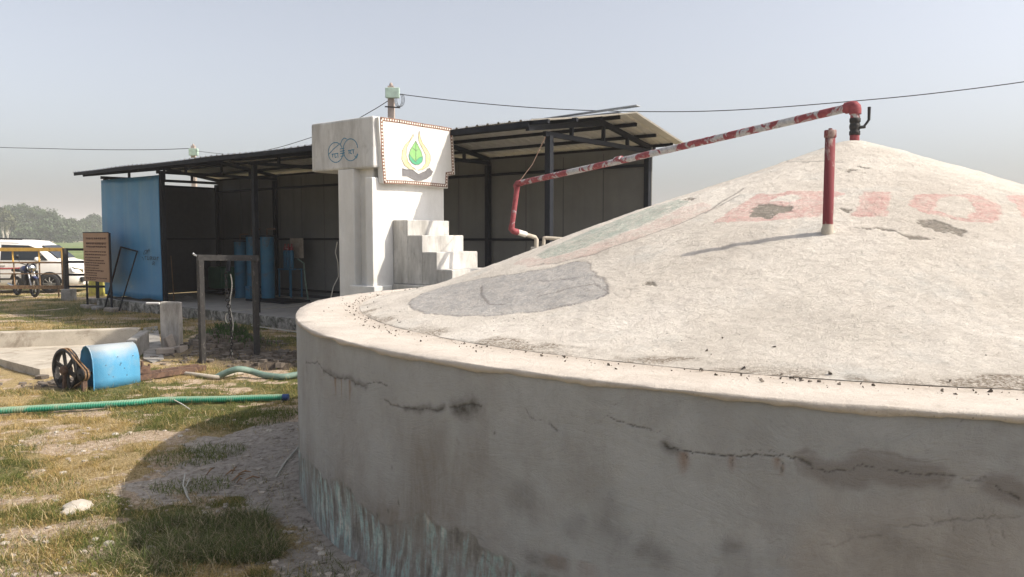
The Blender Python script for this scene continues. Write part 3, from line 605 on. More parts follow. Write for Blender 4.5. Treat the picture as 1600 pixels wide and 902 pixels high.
# grit gathered along the foot of the dome
grit = sstep(.62, .50, np.abs(RI - .06 - RD) / .16) * sstep(.50, .66, fbm(DX, DY, 5, 4, 131)) + .55 * np.exp(-((RI - .015 - RD) / .012) ** 2) * sstep(.40, .6, fbm(DX, DY, 4, 4, 137))
grit = np.maximum(grit, sstep(.22, .02, RI - RD) * sstep(.52, .68, fbm(DX, DY, 3, 4, 133)) * .8)
DZ = DZ - patch * .006 - .004 * line
nI, nJ = DX.shape; idx = np.arange(nI * nJ).reshape(nI, nJ); nx = np.r_[np.arange(1, nI), 0]
faces = np.stack([idx[:, :-1], idx[nx][:, :-1], idx[nx][:, 1:], idx[:, 1:]], -1).reshape(-1, 4)
m = NT('dome_plaster')
c = m.ramp(m.noise(1.2, 7, .6), [(.32, (.58, .53, .46)), (.50, (.70, .645, .565)), (.68, (.77, .715, .635))])
c = m.mix(m.ramp(m.noise(7, 9, .75), [(.48, 0.0), (.74, .6)]), c, (.54, .485, .42))
c = m.mix(m.ramp(m.noise(2.3, 6, .6), [(.55, 0.0), (.70, .45)]), c, (.50, .505, .475))
c = m.mix(m.ramp(m.noise(.8, 8, .7, dist=.6), [(.50, 0.0), (.64, .2)]), c, (.58, .51, .43))
wornf = m.ramp(m.math('ADD', m.math('MULTIPLY', m.noise(45, 8, .75, dist=.5), .5), m.math('MULTIPLY', m.noise(9, 8, .8, dist=.8), .5)), [(.44, 0.0), (.56, 1.0)])
def paint(c, nm, colr, lo, hi):
    f = m.math('MULTIPLY', m.attr(nm), m.ramp(wornf, [(.0, lo), (1.0, hi)])); return m.mix(f, c, colr)
c = paint(c, 'red', (.60, .30, .27), .72, .22); c = paint(c, 'grey', (.34, .335, .335), .85, .45); c = paint(c, 'leaf', (.30, .38, .32), .75, .18); c = paint(c, 'pink', (.58, .37, .32), .50, .04)
c = m.mix(m.attr('patch'), c, m.ramp(m.noise(40, 8, .7), [(.3, (.20, .18, .15)), (.7, (.36, .32, .27))]))
c = m.mix(m.ramp(m.noise(26, 10, .85, dist=.9), [(.54, 0.0), (.66, .6)]), c, (.46, .405, .34))
c = m.mix(m.ramp(m.noise(17, 10, .85, dist=.9), [(.56, 0.0), (.66, .6)]), c, (.78, .73, .66))
c = m.mix(m.ramp(m.noise(70, 5, .7), [(.62, 0.0), (.68, .8)]), c, (.30, .25, .19))
c = m.mix(m.math('MULTIPLY', m.attr('grit'), m.ramp(m.noise(60, 6, .8), [(.40, 0.0), (.58, 1.0)])), c, (.20, .155, .11))
c = m.mix(m.attr('line'), c, (.12, .10, .09))
m.base(c).rough(.95); m.b.inputs['Specular IOR Level'].default_value = .2
b = m.bump(m.noise(5, 8, .7), .03, .5); b = m.bump(m.noise(22, 9, .78, dist=1.2), .034, .9, b); m.bump(m.noise(130, 4, .6), .004, .6, b)
np_mesh('dome', np.stack([DX, DY, DZ], -1).reshape(-1, 3), faces, m.m, dig, attrs=dict(red=red.astype(float).ravel(), grey=grey.astype(float).ravel(), leaf=grn.astype(float).ravel(), pink=pink.astype(float).ravel(), patch=patch.astype(float).ravel(), line=line.ravel(), grit=np.clip(grit, 0, 1).ravel()))
# loose crumbs of mortar on the rim: countless grains, one object
rs2 = np.random.RandomState(5); mb = MB()
for i in range(420):
    t = R(-195 + 100 * rs2.rand()); r_ = RI + .02 + abs(rs2.randn()) * .09 if rs2.rand() < .75 else RI - rs2.rand() * .5
    if r_ > 4.55: continue
    x_, y_ = C[0] + r_ * math.cos(t), C[1] + r_ * math.sin(t); z_ = ZR if r_ > RI else float(dome_z(x_, y_)); s_ = .003 + .007 * rs2.rand() ** 3
    if rs2.rand() < .04: s_ = .012
    q = [Vector((x_, y_, z_ + s_ * .4)) + Vector(rs2.randn(3)).normalized() * s_ for _ in range(6)]
    mb.add(q, [(0, 1, 2), (0, 2, 3), (0, 3, 4), (0, 4, 1), (5, 2, 1), (5, 3, 2), (5, 4, 3), (5, 1, 4)])
tag(mb.build('mortar_crumbs', M['dirt_dark']), 'small dark mortar crumbs strewn along the foot of the dome', 'grit', kind='stuff')

# ------------------------------------------------------------------ red vent stub on the dome
b0 = dome_hit(1293, 366); bz = float(dome_z(b0[0], b0[1])); vp = empty('vent_pipe', (b0[0], b0[1], bz), 'short upright red pipe stub with screwed cap standing on the dome', 'pipe')
top = at_y(1296, 204, b0[1]).z
MB().lathe((b0[0], b0[1], bz - .05), [(.030, 0), (.030, .09), (.029, top - bz + .02), (.0, top - bz + .02)], 28).build('pipe', M['red_vent'], vp)
MB().lathe((b0[0], b0[1], bz - .015), [(.037, 0), (.036, .045), (.031, .06), (.030, .075)], 20).build('mortar_collar', M['concrete_pale'], vp)
o = MB().lathe((b0[0], b0[1], top - .045), [(.030, 0), (.0345, .006), (.0345, .04), (.033, .046), (.0, .047)], 28).lathe((b0[0], b0[1], top), [(.011, 0), (.011, .012), (.0, .012)], 6, smooth=False).build('cap', M['red_vent'], vp)

# ------------------------------------------------------------------ main gas pipe with valve
ax_, ay_ = C[0] + .10, C[1]; az_ = 2.60
gp = empty('gas_pipe', (ax_, ay_, az_), 'long peeling red and grey gas pipe running from the dome top to the shed', 'pipe')
ptop = at_y(1326, 166, ay_).z; far = at_y(809, 287, 10.55); fl = at_y(799, 360, 10.5); fl2 = at_y(836, 371, 10.75)
MB().lathe((ax_, ay_, az_), [(.040, 0), (.040, .085)], 24).build('riser_pipe', M['red_solid'], gp)
zc = az_ + .085
vb = MB().lathe((ax_, ay_, zc), [(.040, 0), (.046, .004), (.046, .035), (.038, .042), (.044, .055), (.047, .075), (.044, .095), (.038, .108), (.046, .114), (.046, .145), (.040, .150)], 12).build('valve', M['steel_worn'], gp)
MB().tube([(ax_ + .03, ay_ - .03, zc + .065), (ax_ + .075, ay_ - .035, zc + .07)], .014, 8).tube([(ax_ + .065, ay_ - .035, zc + .075), (ax_ + .085, ay_ - .035, zc + .10), (ax_ + .105, ay_ - .035, zc + .13), (ax_ + .105, ay_ - .035, zc + .24)], [.010, .011, .012, .014], 6).build('lever', M['black'], vb)
MB().lathe((ax_, ay_, zc + .15), [(.040, 0), (.040, ptop - zc - .19)], 24).build('upper_riser', M['red_pipe'], gp)
d_ = (far - Vector((ax_, ay_, ptop))).normalized()
el = [(ax_, ay_, ptop - .07), (ax_, ay_, ptop - .03)] + [Vector((ax_, ay_, ptop)) + Vector((0, 0, -.03)) * (1 - t) ** 2 + d_ * .05 * t ** 2 + Vector((0, 0, .012)) * 2 * t * (1 - t) for t in (.25, .5, .75, 1)] + [Vector((ax_, ay_, ptop)) + d_ * .09]
MB().tube(el, .050, 20).build('elbow', M['red_solid'], gp)
mid = Vector((ax_, ay_, ptop)).lerp(far, .60)
MB().tube([Vector((ax_, ay_, ptop)) + d_ * .08, mid + Vector((0, 0, -.01)), far], .037, 18).build('sloping_pipe', M['red_pipe'], gp)
MB().tube([mid - d_ * .05, mid + d_ * .05], .047, 18).build('coupling', M['red_pipe'], gp)
MB().tube([far - d_ * .08, far + d_ * .0, far + Vector((-.02, 0, -.03)), far + (fl - far) * .1], .044, 14).build('elbow', M['red_solid'], gp); MB().tube([fl + (far - fl) * .1, fl + Vector((0, 0, .02)), fl + Vector((.03, .01, -.01)), fl + (fl2 - fl) * .25], .044, 14).build('elbow', M['red_solid'], gp)
MB().tube([far + (fl - far) * .06, fl + (far - fl) * .06], .036, 14).build('drop_pipe', M['red_solid'], gp)
MB().tube([fl + (fl2 - fl) * .2, fl + (fl2 - fl) * .6], .040, 12).build('wrapped_joint', M['cream'], gp)
MB().tube([fl + (fl2 - fl) * .55, fl2, fl2 + Vector((.02, 0, -.03)), at_y(838, 388, 10.75)], .030, 12).build('end_pipe', M['concrete_pale'], gp)
# pillar behind the dome carrying the pipe ends
pc_ = at_y(838, 386, 10.78)
o = MB().box((pc_.x + .02, pc_.y + .05, pc_.z / 2), (.20, .22, pc_.z)).build('pipe_pillar', M['concrete'], None, .01)
tag(o, 'low concrete pillar carrying the pipe ends behind the dome', 'pillar')
p1, p2, p3 = at_y(849, 388, 10.82), at_y(850, 372, 10.82), at_y(884, 374, 10.82)
o = MB().tube([p1, p2 + Vector((0, 0, -.03)), p2, p2 + Vector((.03, 0, 0)), p3], .026, 12).build('grey_pipe', M['concrete_pale'])
tag(o, 'short bent grey pipe beside the low pillar behind the dome', 'pipe')

# ================================================================== SHED
SO = Vector((-6.95, 16.83, 0)); US = Vector((.795, -.607, 0)); UV = Vector((.607, .795, 0)); FZ = .22
def sh(s, d, z=0.0): return SO + US * s + UV * d + Vector((0, 0, z))
shed = empty('machine_shed', sh(2.4, 1.8), 'open fronted steel shed with corrugated gable roof and one blue sheet front panel', 'shed')
MB().box(sh(2.55, 1.85, FZ / 2 - .1), (14.5, 3.7, FZ + .2 - .004), US, UV).build('plinth', M['plinth'], shed, .02)
MB().box(sh(2.55, 1.86, FZ + .002), (14.4, 3.62, .008), US, UV).build('floor', M['floor'], shed)
PS = [-4.5, -1.75, 1.9, 5.55, 9.24]; DF, DB_ = .25, 3.35; PT = 3.28
for s in PS:
    for d in (DF, DB_):
        MB().box(sh(s, d, (PT + FZ) / 2), (.095, .095, PT - FZ), US, UV).build('post', M['steel'], shed, .004)
RG, ZF, ZG, ZB = 1.8, 3.43, 3.75, 3.47; DE0, DE1 = -.35, 3.7
def roof_z(d): return ZF + (ZG - ZF) * (d - DE0) / (RG - DE0) if d < RG else ZG + (ZB - ZG) * (d - RG) / (DE1 - RG)
for s in PS:
    mb = MB(); mb.bar(sh(s, DF - .12, 3.30), sh(s, DB_ + .05, 3.33), .06, .07)
    mb.bar(sh(s, DE0 + .05, roof_z(DE0 + .05) - .105), sh(s, RG, ZG - .11), .06, .08); mb.bar(sh(s, RG, ZG - .11), sh(s, DE1 - .1, roof_z(DE1 - .1) - .11), .06, .08)
    for d in (.85, 1.8, 2.6): mb.bar(sh(s, d, 3.33), sh(s, d, roof_z(d) - .11), .05)
    mb.build('truss', M['steel'], shed)
for d in (-.28, .45, 1.15, 1.7, 2.25, 2.95, 3.6):
    MB().box(sh(2.35, d, roof_z(d) - .042), (14.5, .05, .055), US, UV).build('purlin', M['steel'], shed)
# corrugated sheets: trapezoid ribs running down the slope
def sheet(d0, d1, s0a, s0b, s1a, s1b):
    """front/back edge distances; left end s0a (at d0) .. s0b (at d1), right end s1a .. s1b"""
    P = .21; prof = [(0, 0), (.062, 0), (.074, .022), (.104, .022), (.116, 0)]
    n = int(15.2 / P); vs_, fs_ = [], []; nd = 8
    cols = [(i * P + a, h) for i in range(n + 1) for a, h in prof]; cols = [c for c in cols if c[0] < 15]; Lt = cols[-1][0]
    for (a, h) in cols:
        for j in range(nd + 1):
            t = j / nd; d = d0 + (d1 - d0) * t; sl = s0a + (s0b - s0a) * t; sr = s1a + (s1b - s1a) * t
            s = sl + (sr - sl) * a / Lt
            wob = .012 * math.sin(s * 1.7 + d * 2) * (1 if j in (0, nd) else .5)
            vs_.append(sh(s, d, roof_z(d) + h - .012 + wob))
    k = nd + 1
    for i in range(len(cols) - 1):
        for j in range(nd): fs_.append((i * k + j, i * k + j + 1, (i + 1) * k + j + 1, (i + 1) * k + j))
    return MB().add(vs_, fs_)
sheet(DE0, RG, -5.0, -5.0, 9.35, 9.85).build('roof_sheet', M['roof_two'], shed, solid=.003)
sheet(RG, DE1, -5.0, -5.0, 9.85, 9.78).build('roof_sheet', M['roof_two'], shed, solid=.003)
rk = MB(); rk.bar(sh(8.25, RG - .2, ZG + .03), sh(9.9, RG - .05, ZG + .10), .16, .012, up=(0, 0, 1)); rk.build('ridge_cap', M['galv'], shed)
MB().box(sh(2.3, RG, ZG + .02), (14.6, .3, .012), US, UV).build('ridge_sheet', M['galv'], shed)
MB().bar(sh(-4.9, DE0 + .01, ZF - .055), sh(9.3, DE0 + .01, ZF - .055), .02, .08).build('eave_beam', M['steel'], shed)
# blue front panel, slightly buckled sheets
vs_, fs_ = [], []; nS, nZ = 48, 20
for i in range(nS + 1):
    for j in range(nZ + 1):
        s = -4.62 + 2.87 * i / nS; z = .29 + (3.235 - .29) * j / nZ
        if j == 0: z += .012 * math.sin(s * 5) + (.02 if i % 16 < 8 else 0)
        vs_.append(sh(s, DF - .075 + .010 * math.sin(s * 2.4 + 1) + .004 * math.sin(s * 9) + .006 * math.sin(z * 2.1), z))
for i in range(nS):
    for j in range(nZ): a = i * (nZ + 1) + j; fs_.append((a, a + 1, a + nZ + 2, a + nZ + 1))
bp = MB().add(vs_, fs_, True).build('front_panel', M['blue_sheet'], shed, solid=.006)
MB().box(sh(-1.7, DB_ + .055, .255), (5.8, .02, .10), US, UV).build('gap_blocker', M['panel_dark'], shed)  # dark strip added to block the sunlit gap under the back wall
# wall writing, scrawled
def stroke(mb, pts, w, org, ax, az, nrm, t=.003):
    P3 = [org + ax * a + az * b for a, b in pts]
    for a, b in zip(P3[:-1], P3[1:]):
        d = (b - a); L = d.length
        if L < 1e-5: continue
        d.normalize(); sd = d.cross(nrm).normalized() * w / 2
        mb.plate([a - sd, b - sd, b + sd, a + sd], nrm, t)
def pxs(l, s0, d0, nrm_d):   # pixel list -> (s, z) on the plane d = d0
    out = []
    for x, y in l:
        r = Vector(ray(x, y)); o_ = Vector((0, 0, CAM_H)) - SO
        t = (d0 - o_.dot(UV)) / r.dot(UV); p = o_ + r * t; out.append((p.dot(US), p.z))
    return out
mb = MB(); W0 = DF - .10
for l in [[(224, 398), (226, 392), (230, 391)], [(226, 398), (231, 391)], [(229, 397), (233, 389), (234, 393)], [(222, 402), (224, 404), (224, 407)], [(226, 401), (229, 401)], [(227, 401), (227, 406)], [(231, 400), (230, 406), (233, 406), (233, 401)], [(235, 401), (238, 402), (236, 404), (238, 406)], [(235, 401), (235, 407)], [(240, 401), (240, 406), (243, 405)], [(242, 401), (244, 406)], [(246, 401), (246, 407)], [(245, 403), (248, 402)], [(238, 410), (238, 414), (241, 411), (241, 415)], [(239, 409), (242, 410)]]:
    stroke(mb, pxs(l, 0, W0, 0), .016, SO + UV * (W0), US, Vector((0, 0, 1)), -UV, .003)
mb.build('wall_writing', M['scribble'], shed)
# back wall and its girts
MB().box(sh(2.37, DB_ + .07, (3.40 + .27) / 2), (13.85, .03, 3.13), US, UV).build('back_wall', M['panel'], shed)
mb = MB()
for i in range(16): mb.box(sh(-4.3 + i * .9, DB_ + .053, (3.36 + .3) / 2), (.012, .008, 3.02), US, UV)
mb.build('panel_seams', M['panel_dark'], shed)
for z in (.42, 1.74, 3.08): MB().box(sh(2.37, DB_ + .02, z), (13.8, .05, .05), US, UV).build('girt', M['steel'], shed)
MB().box(sh(-4.63, 1.8, (3.2 + .24) / 2), (.03, 3.1, 2.96), US, UV).build('side_wall', M['panel_dark'], shed)  # coloured darker than the back wall to deepen the shade in this bay
for z in (1.74, 3.18): MB().box(sh(-4.58, 1.8, z), (.05, 3.1, .05), US, UV).build('girt', M['steel'], shed)
# hanger wire from the shed to the gas pipe
a = sh(9.24, DF - .08, 3.28); o = MB().tube([a, a.lerp(far, .5) + Vector((0, 0, -.08)), far], .006, 5).build('hanger_wire', M['rust']); tag(o, 'thin rusty wire holding up the gas pipe from the shed post', 'wire')

# ------------------------------------------------------------------ things in the shed
def on_floor(px, py): return at_z(px, py, FZ + .006)
for nm, px, py, r_, ytop, lab in [('tall', 374, 466, .155, 376, 'shorter leftmost of the three blue cylinders inside the shed'), ('t', 393, 468, .15, 368, 'middle blue cylinder with a small blue box at its foot inside the shed'), ('t', 416, 470, .165, 368, 'widest rightmost of the three tall blue cylinders inside the shed')]:
    p = on_floor(px, py); p.y += r_; h = at_y(px, ytop, p.y).z
    t = empty('gas_cylinder', p, lab, 'cylinder', group='tall blue cylinders in the shed')
    MB().lathe(p, [(r_, .02), (r_, h - FZ - .03), (r_ * .96, h - FZ), (0, h - FZ)], 28).build('body', M['blue_tank'], t)
    MB().lathe(p, [(r_ * 1.12, 0), (r_ * 1.12, .03), (0, .03)], 28).build('foot', M['blue_tank'], t)
    MB().lathe((p.x, p.y, h), [(r_ * 1.08, -.035), (r_ * 1.08, .0), (r_ * .3, .012), (0, .012)], 28).build('lid', M['steel'], t)
    MB().tube([(p.x, p.y, h), (p.x, p.y, h + .14), (p.x + .03, p.y - .01, h + .16), (p.x + .22, p.y - .03, h + .16)], .018, 8).build('outlet_pipe', M['rust'], t)
q = on_floor(391, 470); o = MB().box((q.x, q.y - .03, FZ + .19), (.19, .12, .36), US, UV).build('control_box', M['blue_tank'], None, .01); tag(o, 'small blue metal box at the foot of the middle cylinder', 'box')
q = on_floor(428, 472); o = MB().box((q.x + .05, q.y + .12, FZ + .035), (1.55, .75, .05), US, UV).build('base_tray', M['steel'], None, .005); tag(o, 'flat dark steel tray under the blue cylinders on the shed floor', 'tray')
q = on_floor(446, 468); st = empty('filter_stand', q, 'slim blue steel stand with three small blue filters and gauge board', 'stand')
zt = at_y(446, 421, q.y).z
for i in (-1, 1):
    for j in (0, 1):
        c_ = q + US * (.24 * i) + UV * (.32 * j); MB().box((c_.x, c_.y, (zt + FZ) / 2 + .03), (.03, .03, zt - FZ - .06), US, UV).build('leg', M['blue_tank'], st)
MB().box((q + UV * .16).to_tuple()[:2] + (zt,), (.54, .36, .03), US, UV).build('top_frame', M['blue_tank'], st)
for i in (-1, 0, 1):
    c_ = q + US * (.13 * i) + UV * .12
    f_ = MB().lathe((c_.x, c_.y, zt + .02), [(.048, 0), (.052, .02), (.052, .42), (.03, .46), (0, .46)], 16).build('filter', M['blue_tank'], st)
    MB().lathe((c_.x, c_.y, zt + .48), [(.04, 0), (.045, .06), (.02, .1), (.02, .16), (0, .16)], 12).build('filter_head', M['red_solid'], f_)
c_ = q + UV * .30; MB().box((c_.x + .06, c_.y, zt + .53), (.52, .02, .50), US, UV).build('gauge_board', M['brick'], st)
MB().tube([q + US * .26 + UV * .2 + Vector((0, 0, zt - FZ + .25)), q + US * .5 + UV * .2 + Vector((0, 0, zt - FZ + .15)), q + US * .66 + UV * .1 + Vector((0, 0, .55)), q + US * .9 + UV * .0 + Vector((0, 0, .03))], .018, 8).build('hose', M['hose_grey'], st)
q = on_floor(340, 462); ge = empty('generator_set', q, 'dark green engine generator with flywheel in the shed shadow', 'generator')
MB().box((q.x, q.y + .4, FZ + .47), (.62, .5, .58), US, UV).build('housing', M['green_machine'], ge, .03)
MB().box((q.x - .1, q.y + .4, FZ + .10), (1.25, .55, .1), US, UV).build('skid', M['steel'], ge, .01)
MB().box((q.x - .62, q.y + .8, FZ + .45), (.38, .38, .55), US, UV).box((q.x - .62, q.y + .8, FZ + .83), (.2, .2, .22), US, UV).build('engine_block', M['steel'], ge, .03)
MB().lathe((q.x - .45, q.y + .45, FZ + .45), [(0, -.03), (.26, -.03), (.28, 0), (.26, .03), (0, .03)], 28, axis=US).build('flywheel', M['steel'], ge)
q = on_floor(272, 470); o = MB().tube([q, at_y(267, 400, q.y + .3)], .014, 8).build('wooden_stick', M['handle_wood']); tag(o, 'plain wooden stick leaning upright just inside the blue panel', 'stick')
q = on_floor(288, 468); mb = MB(); n = 10
vs_ = [(q.x + (i / n - .5) * .55, q.y + (j / n - .5) * .45, FZ + .01 + .11 * math.exp(-((i / n - .6) ** 2 + (j / n - .5) ** 2) * 9) * (.6 + .5 * math.sin(i * 1.9 + j * 2.3))) for i in range(n + 1) for j in range(n + 1)]
o = mb.add(vs_, [(i * (n + 1) + j, (i + 1) * (n + 1) + j, (i + 1) * (n + 1) + j + 1, i * (n + 1) + j + 1) for i in range(n) for j in range(n)], True).build('cloth_heap', M['cloth']); tag(o, 'crumpled grey cloth heaped on the shed floor near the stick', 'cloth')
o = MB().tube([on_floor(352, 487) + Vector((0, 0, .008)), on_floor(400, 484.5) + Vector((0, 0, .008)), on_floor(440, 481) + Vector((0, 0, .008)), on_floor(484, 477) + Vector((0, 0, .008))], .008, 6).build('floor_cord', M['rope']); tag(o, 'thin pale cord lying across the shed floor edge', 'cord')
a, b = at_z(392, 509, .03), at_z(500, 524, .03); o = MB().tube([a, a.lerp(b, .5), b], .012, 6).build('ground_pipe', M['rope']); tag(o, 'thin white pipe lying along the foot of the shed plinth', 'pipe')
o = MB().tube([at_y(527, 378, 12.2), at_y(524, 395, 12.2), at_y(528, 410, 12.2), at_y(529, 432, 12.2), at_y(521, 448, 12.2), at_y(517, 466, 12.2)], .008, 5).build('hanging_cable', M['rope']); tag(o, 'loose pale cable looping down the back of the white tower', 'cable')

# ================================================================== TOWER (mixing tank on a pier, with steps)
T0 = Vector((-1.855, 10.6, 0)); TU = -US; TV = UV
def tw(a, b, z=0.0): return T0 + TU * a + TV * b + Vector((0, 0, z))
def tbox(mb, a0, a1, b0, b1, z0, z1): return mb.box(tw((a0 + a1) / 2, (b0 + b1) / 2, (z0 + z1) / 2), (a1 - a0, b1 - b0, z1 - z0), TU, TV)
tower = empty('inlet_tower', tw(.5, .7), 'whitewashed masonry inlet tank on a pier with steps and a painted leaf emblem', 'tower')
bx_ = tbox(MB(), .06, 1.395, 0, 1.55, 2.75, 3.455); bx_.build('tank_box', M['whitewash_dirty'], tower, .03)
tbox(MB(), .474, .806, .0, 1.45, 0, 2.752).build('rear_pier', M['whitewash'], tower, .012)
tbox(MB(), .20, .50, .13, 1.40, 0, 2.752).build('core_wall', M['whitewash'], tower)
tbox(MB(), .09, .234, 0, 1.46, 0, 2.62).build('front_wall', M['whitewash'], tower, .012)
tbox(MB(), .02, .54, -.05, .3, 0, 1.115).build('foot_block', M['whitewash'], tower, .015)
def tpx(x, y, a=-.0):       # pixel -> (b, z) on the plane a
    r = Vector(ray(x, y)); o_ = Vector((0, 0, CAM_H)) - T0
    t = (a - o_.dot(TU)) / r.dot(TU); p = o_ + r * t; return (p.dot(TV), p.z)
lp = lambda l: [(580 + a / 7.514, 180 + b / 7.514) for a, b in l]
out = lp([(85, 22), (200, 30), (330, 55), (450, 70), (600, 100), (750, 130), (950, 158), (965, 300), (975, 500), (985, 700), (905, 712), (900, 862), (700, 838), (400, 810), (140, 797), (120, 500), (100, 250)])
pn = MB().plate([tw(-.0, *tpx(*p)) for p in out], TU, .09); lpn = pn.build('emblem_panel', M['whitewash'], tower, .006)
def onp(l, off): return [tw(-off, *tpx(*p)) for p in lp(l)]
def area(pts, off, mat, nm, par):
    return MB().plate(onp(pts, off), TU, .0018).build(nm, mat, par)
# mosaic border: brown band with cream squares
band = [(118, 45), (330, 72), (600, 118), (800, 148), (930, 172), (945, 330), (960, 680), (885, 690), (880, 830), (600, 805), (400, 790), (160, 782), (135, 480), (118, 45)]
mb = MB(); mc = MB()
for (x1, y1), (x2, y2) in zip(band[:-1], band[1:]):
    a, b = lp([(x1, y1)])[0], lp([(x2, y2)])[0]; p, q = tw(-.002, *tpx(*a)), tw(-.002, *tpx(*b)); d = q - p; L = d.length; d.normalize(); sd = d.cross(TU).normalized()
    mb.plate([p - sd * .026 - d * .020, q - sd * .026 + d * .020, q + sd * .026 + d * .020, p + sd * .026 - d * .020], -TU, .002)
    n = max(1, int(L / .043))
    for i in range(n):
        c_ = p + d * (L * (i + .5) / n) - TU * .003
        mc.plate([c_ - sd * .012 - d * .011, c_ + d * .011 - sd * .012, c_ + d * .012 + sd * .011, c_ - d * .010 + sd * .012], -TU, .002)
mb.build('mosaic_border', M['border_brown'], lpn); mc.build('mosaic_squares', M['cream'], lpn)
area([(490, 220), (495, 250), (450, 310), (415, 380), (405, 470), (430, 550), (480, 610), (525, 640), (450, 635), (390, 590), (358, 520), (362, 420), (395, 350), (450, 295)], .002, M['flame'], 'flame', lpn)
area([(565, 185), (572, 260), (600, 330), (650, 400), (690, 470), (692, 540), (665, 600), (600, 640), (540, 645), (600, 615), (640, 560), (640, 470), (600, 390), (560, 310), (550, 240)], .002, M['flame'], 'flame', lpn)
area([(520, 300), (550, 360), (585, 430), (603, 500), (595, 550), (560, 580), (520, 585), (480, 565), (448, 520), (440, 470), (460, 400), (490, 350)], .002, M['leaf_light'], 'leaf', lpn)
area([(440, 455), (470, 500), (515, 545), (560, 500), (602, 485), (600, 545), (562, 582), (520, 587), (478, 567), (446, 522)], .0045, M['leaf_dark'], 'leaf_base', lpn)
area([(362, 625), (410, 640), (480, 640), (520, 670), (550, 695), (600, 670), (640, 655), (655, 630), (690, 622), (700, 640), (722, 660), (700, 710), (650, 750), (590, 768), (520, 770), (470, 745), (420, 715), (362, 715)], .002, M['hand_grey'], 'hand', lpn)
mb = MB()
for l in [[(490, 220), (495, 250), (450, 310), (415, 380), (405, 470), (430, 550), (480, 610), (525, 640)], [(490, 225), (450, 295), (395, 350), (362, 420), (358, 520), (390, 590), (450, 635)], [(565, 185), (572, 260), (600, 330), (650, 400), (690, 470), (692, 540), (665, 600), (600, 640), (540, 645)], [(562, 190), (550, 240), (560, 310), (600, 390), (640, 470), (640, 560), (600, 615)],
          [(520, 300), (550, 360), (585, 430), (603, 500), (595, 550), (560, 580), (520, 585), (480, 565), (448, 520), (440, 470), (460, 400), (490, 350), (520, 300)], [(522, 300), (522, 560)], [(480, 380), (522, 415), (555, 400)], [(442, 458), (515, 545), (560, 500), (602, 487)], [(362, 625), (410, 640), (480, 640), (550, 695), (640, 655), (655, 630), (690, 622)], [(580, 715), (640, 690), (680, 640)], [(600, 740), (660, 710), (705, 650)], [(362, 715), (420, 715), (520, 770), (590, 768), (700, 710), (722, 660)]]:
    P3 = onp(l, .0065)
    for a, b in zip(P3[:-1], P3[1:]):
        d = (b - a).normalized(); sd = d.cross(TU).normalized() * .0028; mb.plate([a - sd, b - sd, b + sd, a + sd], -TU, .001)
mb.build('outline', M['hand_grey'], lpn)
# scrawled drawing on the left face (two round shapes with words between)
def lpx(x, y, b=0.0):
    r = Vector(ray(x, y)); o_ = Vector((0, 0, CAM_H)) - T0; t = (b - o_.dot(TV)) / r.dot(TV); p = o_ + r * t; return (p.dot(TU), p.z)
c3 = lambda l: [(470 + a / 2.4375, 110 + b / 2.4375) for a, b in l]
mb = MB()
circ = lambda cx, cy, rx, ry, a0=0, a1=360: [(cx + rx * math.cos(R(a)), cy + ry * math.sin(R(a))) for a in range(a0, a1 + 1, 15)]
for l in [circ(133, 313, 28, 38, 0, 340), circ(190, 303, 28, 42, 20, 350), [(150, 285), (158, 265), (166, 258), (175, 262)], [(107, 320), (125, 300), (145, 283)], [(118, 320), (143, 316)], [(122, 320), (121, 332)], [(130, 318), (131, 333), (137, 330)], [(141, 316), (142, 333)], [(150, 300), (166, 297)], [(151, 309), (167, 306)], [(150, 318), (168, 314)], [(152, 328), (168, 325)], [(180, 306), (204, 302)], [(184, 305), (184, 318)], [(190, 305), (188, 315), (195, 318)], [(200, 303), (201, 318)], [(205, 325), (212, 335), (218, 320)]]:
    P3 = [tw(lpx(*p)[0], -.001, lpx(*p)[1]) for p in c3(l)]
    for a, b in zip(P3[:-1], P3[1:]):
        d = (b - a).normalized(); sd = d.cross(TV).normalized() * .006; mb.plate([a - sd, b - sd, b + sd, a + sd], -TV, .002)
mb.build('wall_drawing', M['blue_ink'], tower)
SC = [(-.208, 2.035), (-.489, 1.82), (-.758, 1.59), (-1.04, 1.355)]
stp = MB(); pa = .092
for a, z in SC: tbox(stp, a, pa, .377, 1.245, 1.13, z); pa = a - .0
stp = MB(); pa = .088
for i, (a, z) in enumerate(SC):
    tbox(MB(), a, pa, .377, 1.245, 1.132, z).build('step', M['stair_wash'], tower, .012); pa = a - .0005
tbox(MB(), -1.36, .02, .30, 1.42, 0, 1.13).build('stair_slab', M['stair_wash'], tower, .01)

# ================================================================== POLES AND OVERHEAD WIRES
def pole(px, ytop, Yd, w, label, boxdy, bw, bh):
    b = at_y(px, ytop, Yd); t = empty('utility_pole', (b.x, Yd, 0), label, 'pole')
    MB().add([(b.x + sx_ * w_ / 2, Yd + sy_ * w_ / 2, z) for z, w_ in ((0, w * 1.5), (b.z, w)) for sx_, sy_ in ((-1, -1), (1, -1), (1, 1), (-1, 1))], [(0, 1, 2, 3), (4, 5, 6, 7), (0, 1, 5, 4), (1, 2, 6, 5), (2, 3, 7, 6), (3, 0, 4, 7)]).build('shaft', M['pole'], t)
    j = MB().box((b.x + w * .35, Yd - w * .75, b.z - boxdy), (bw, w * .7, bh)).build('junction_box', M['pale_green_box'], t, .015)
    MB().bar((b.x - w, Yd - w * .5, b.z - boxdy - bh * 1.3), (b.x + w * 1.6, Yd - w * .5, b.z - boxdy - bh * 1.4), .03).build('bracket', M['wire'], t)
    ins = MB().lathe((b.x, Yd, b.z), [(w * .3, 0), (w * .3, .05), (w * .15, .09), (0, .09)], 8).build('cap', M['pole'], t)
    return b
bA = pole(611, 135, 20.0, .15, 'concrete electric pole with pale green box rising behind the white tower', .19, .36, .26)
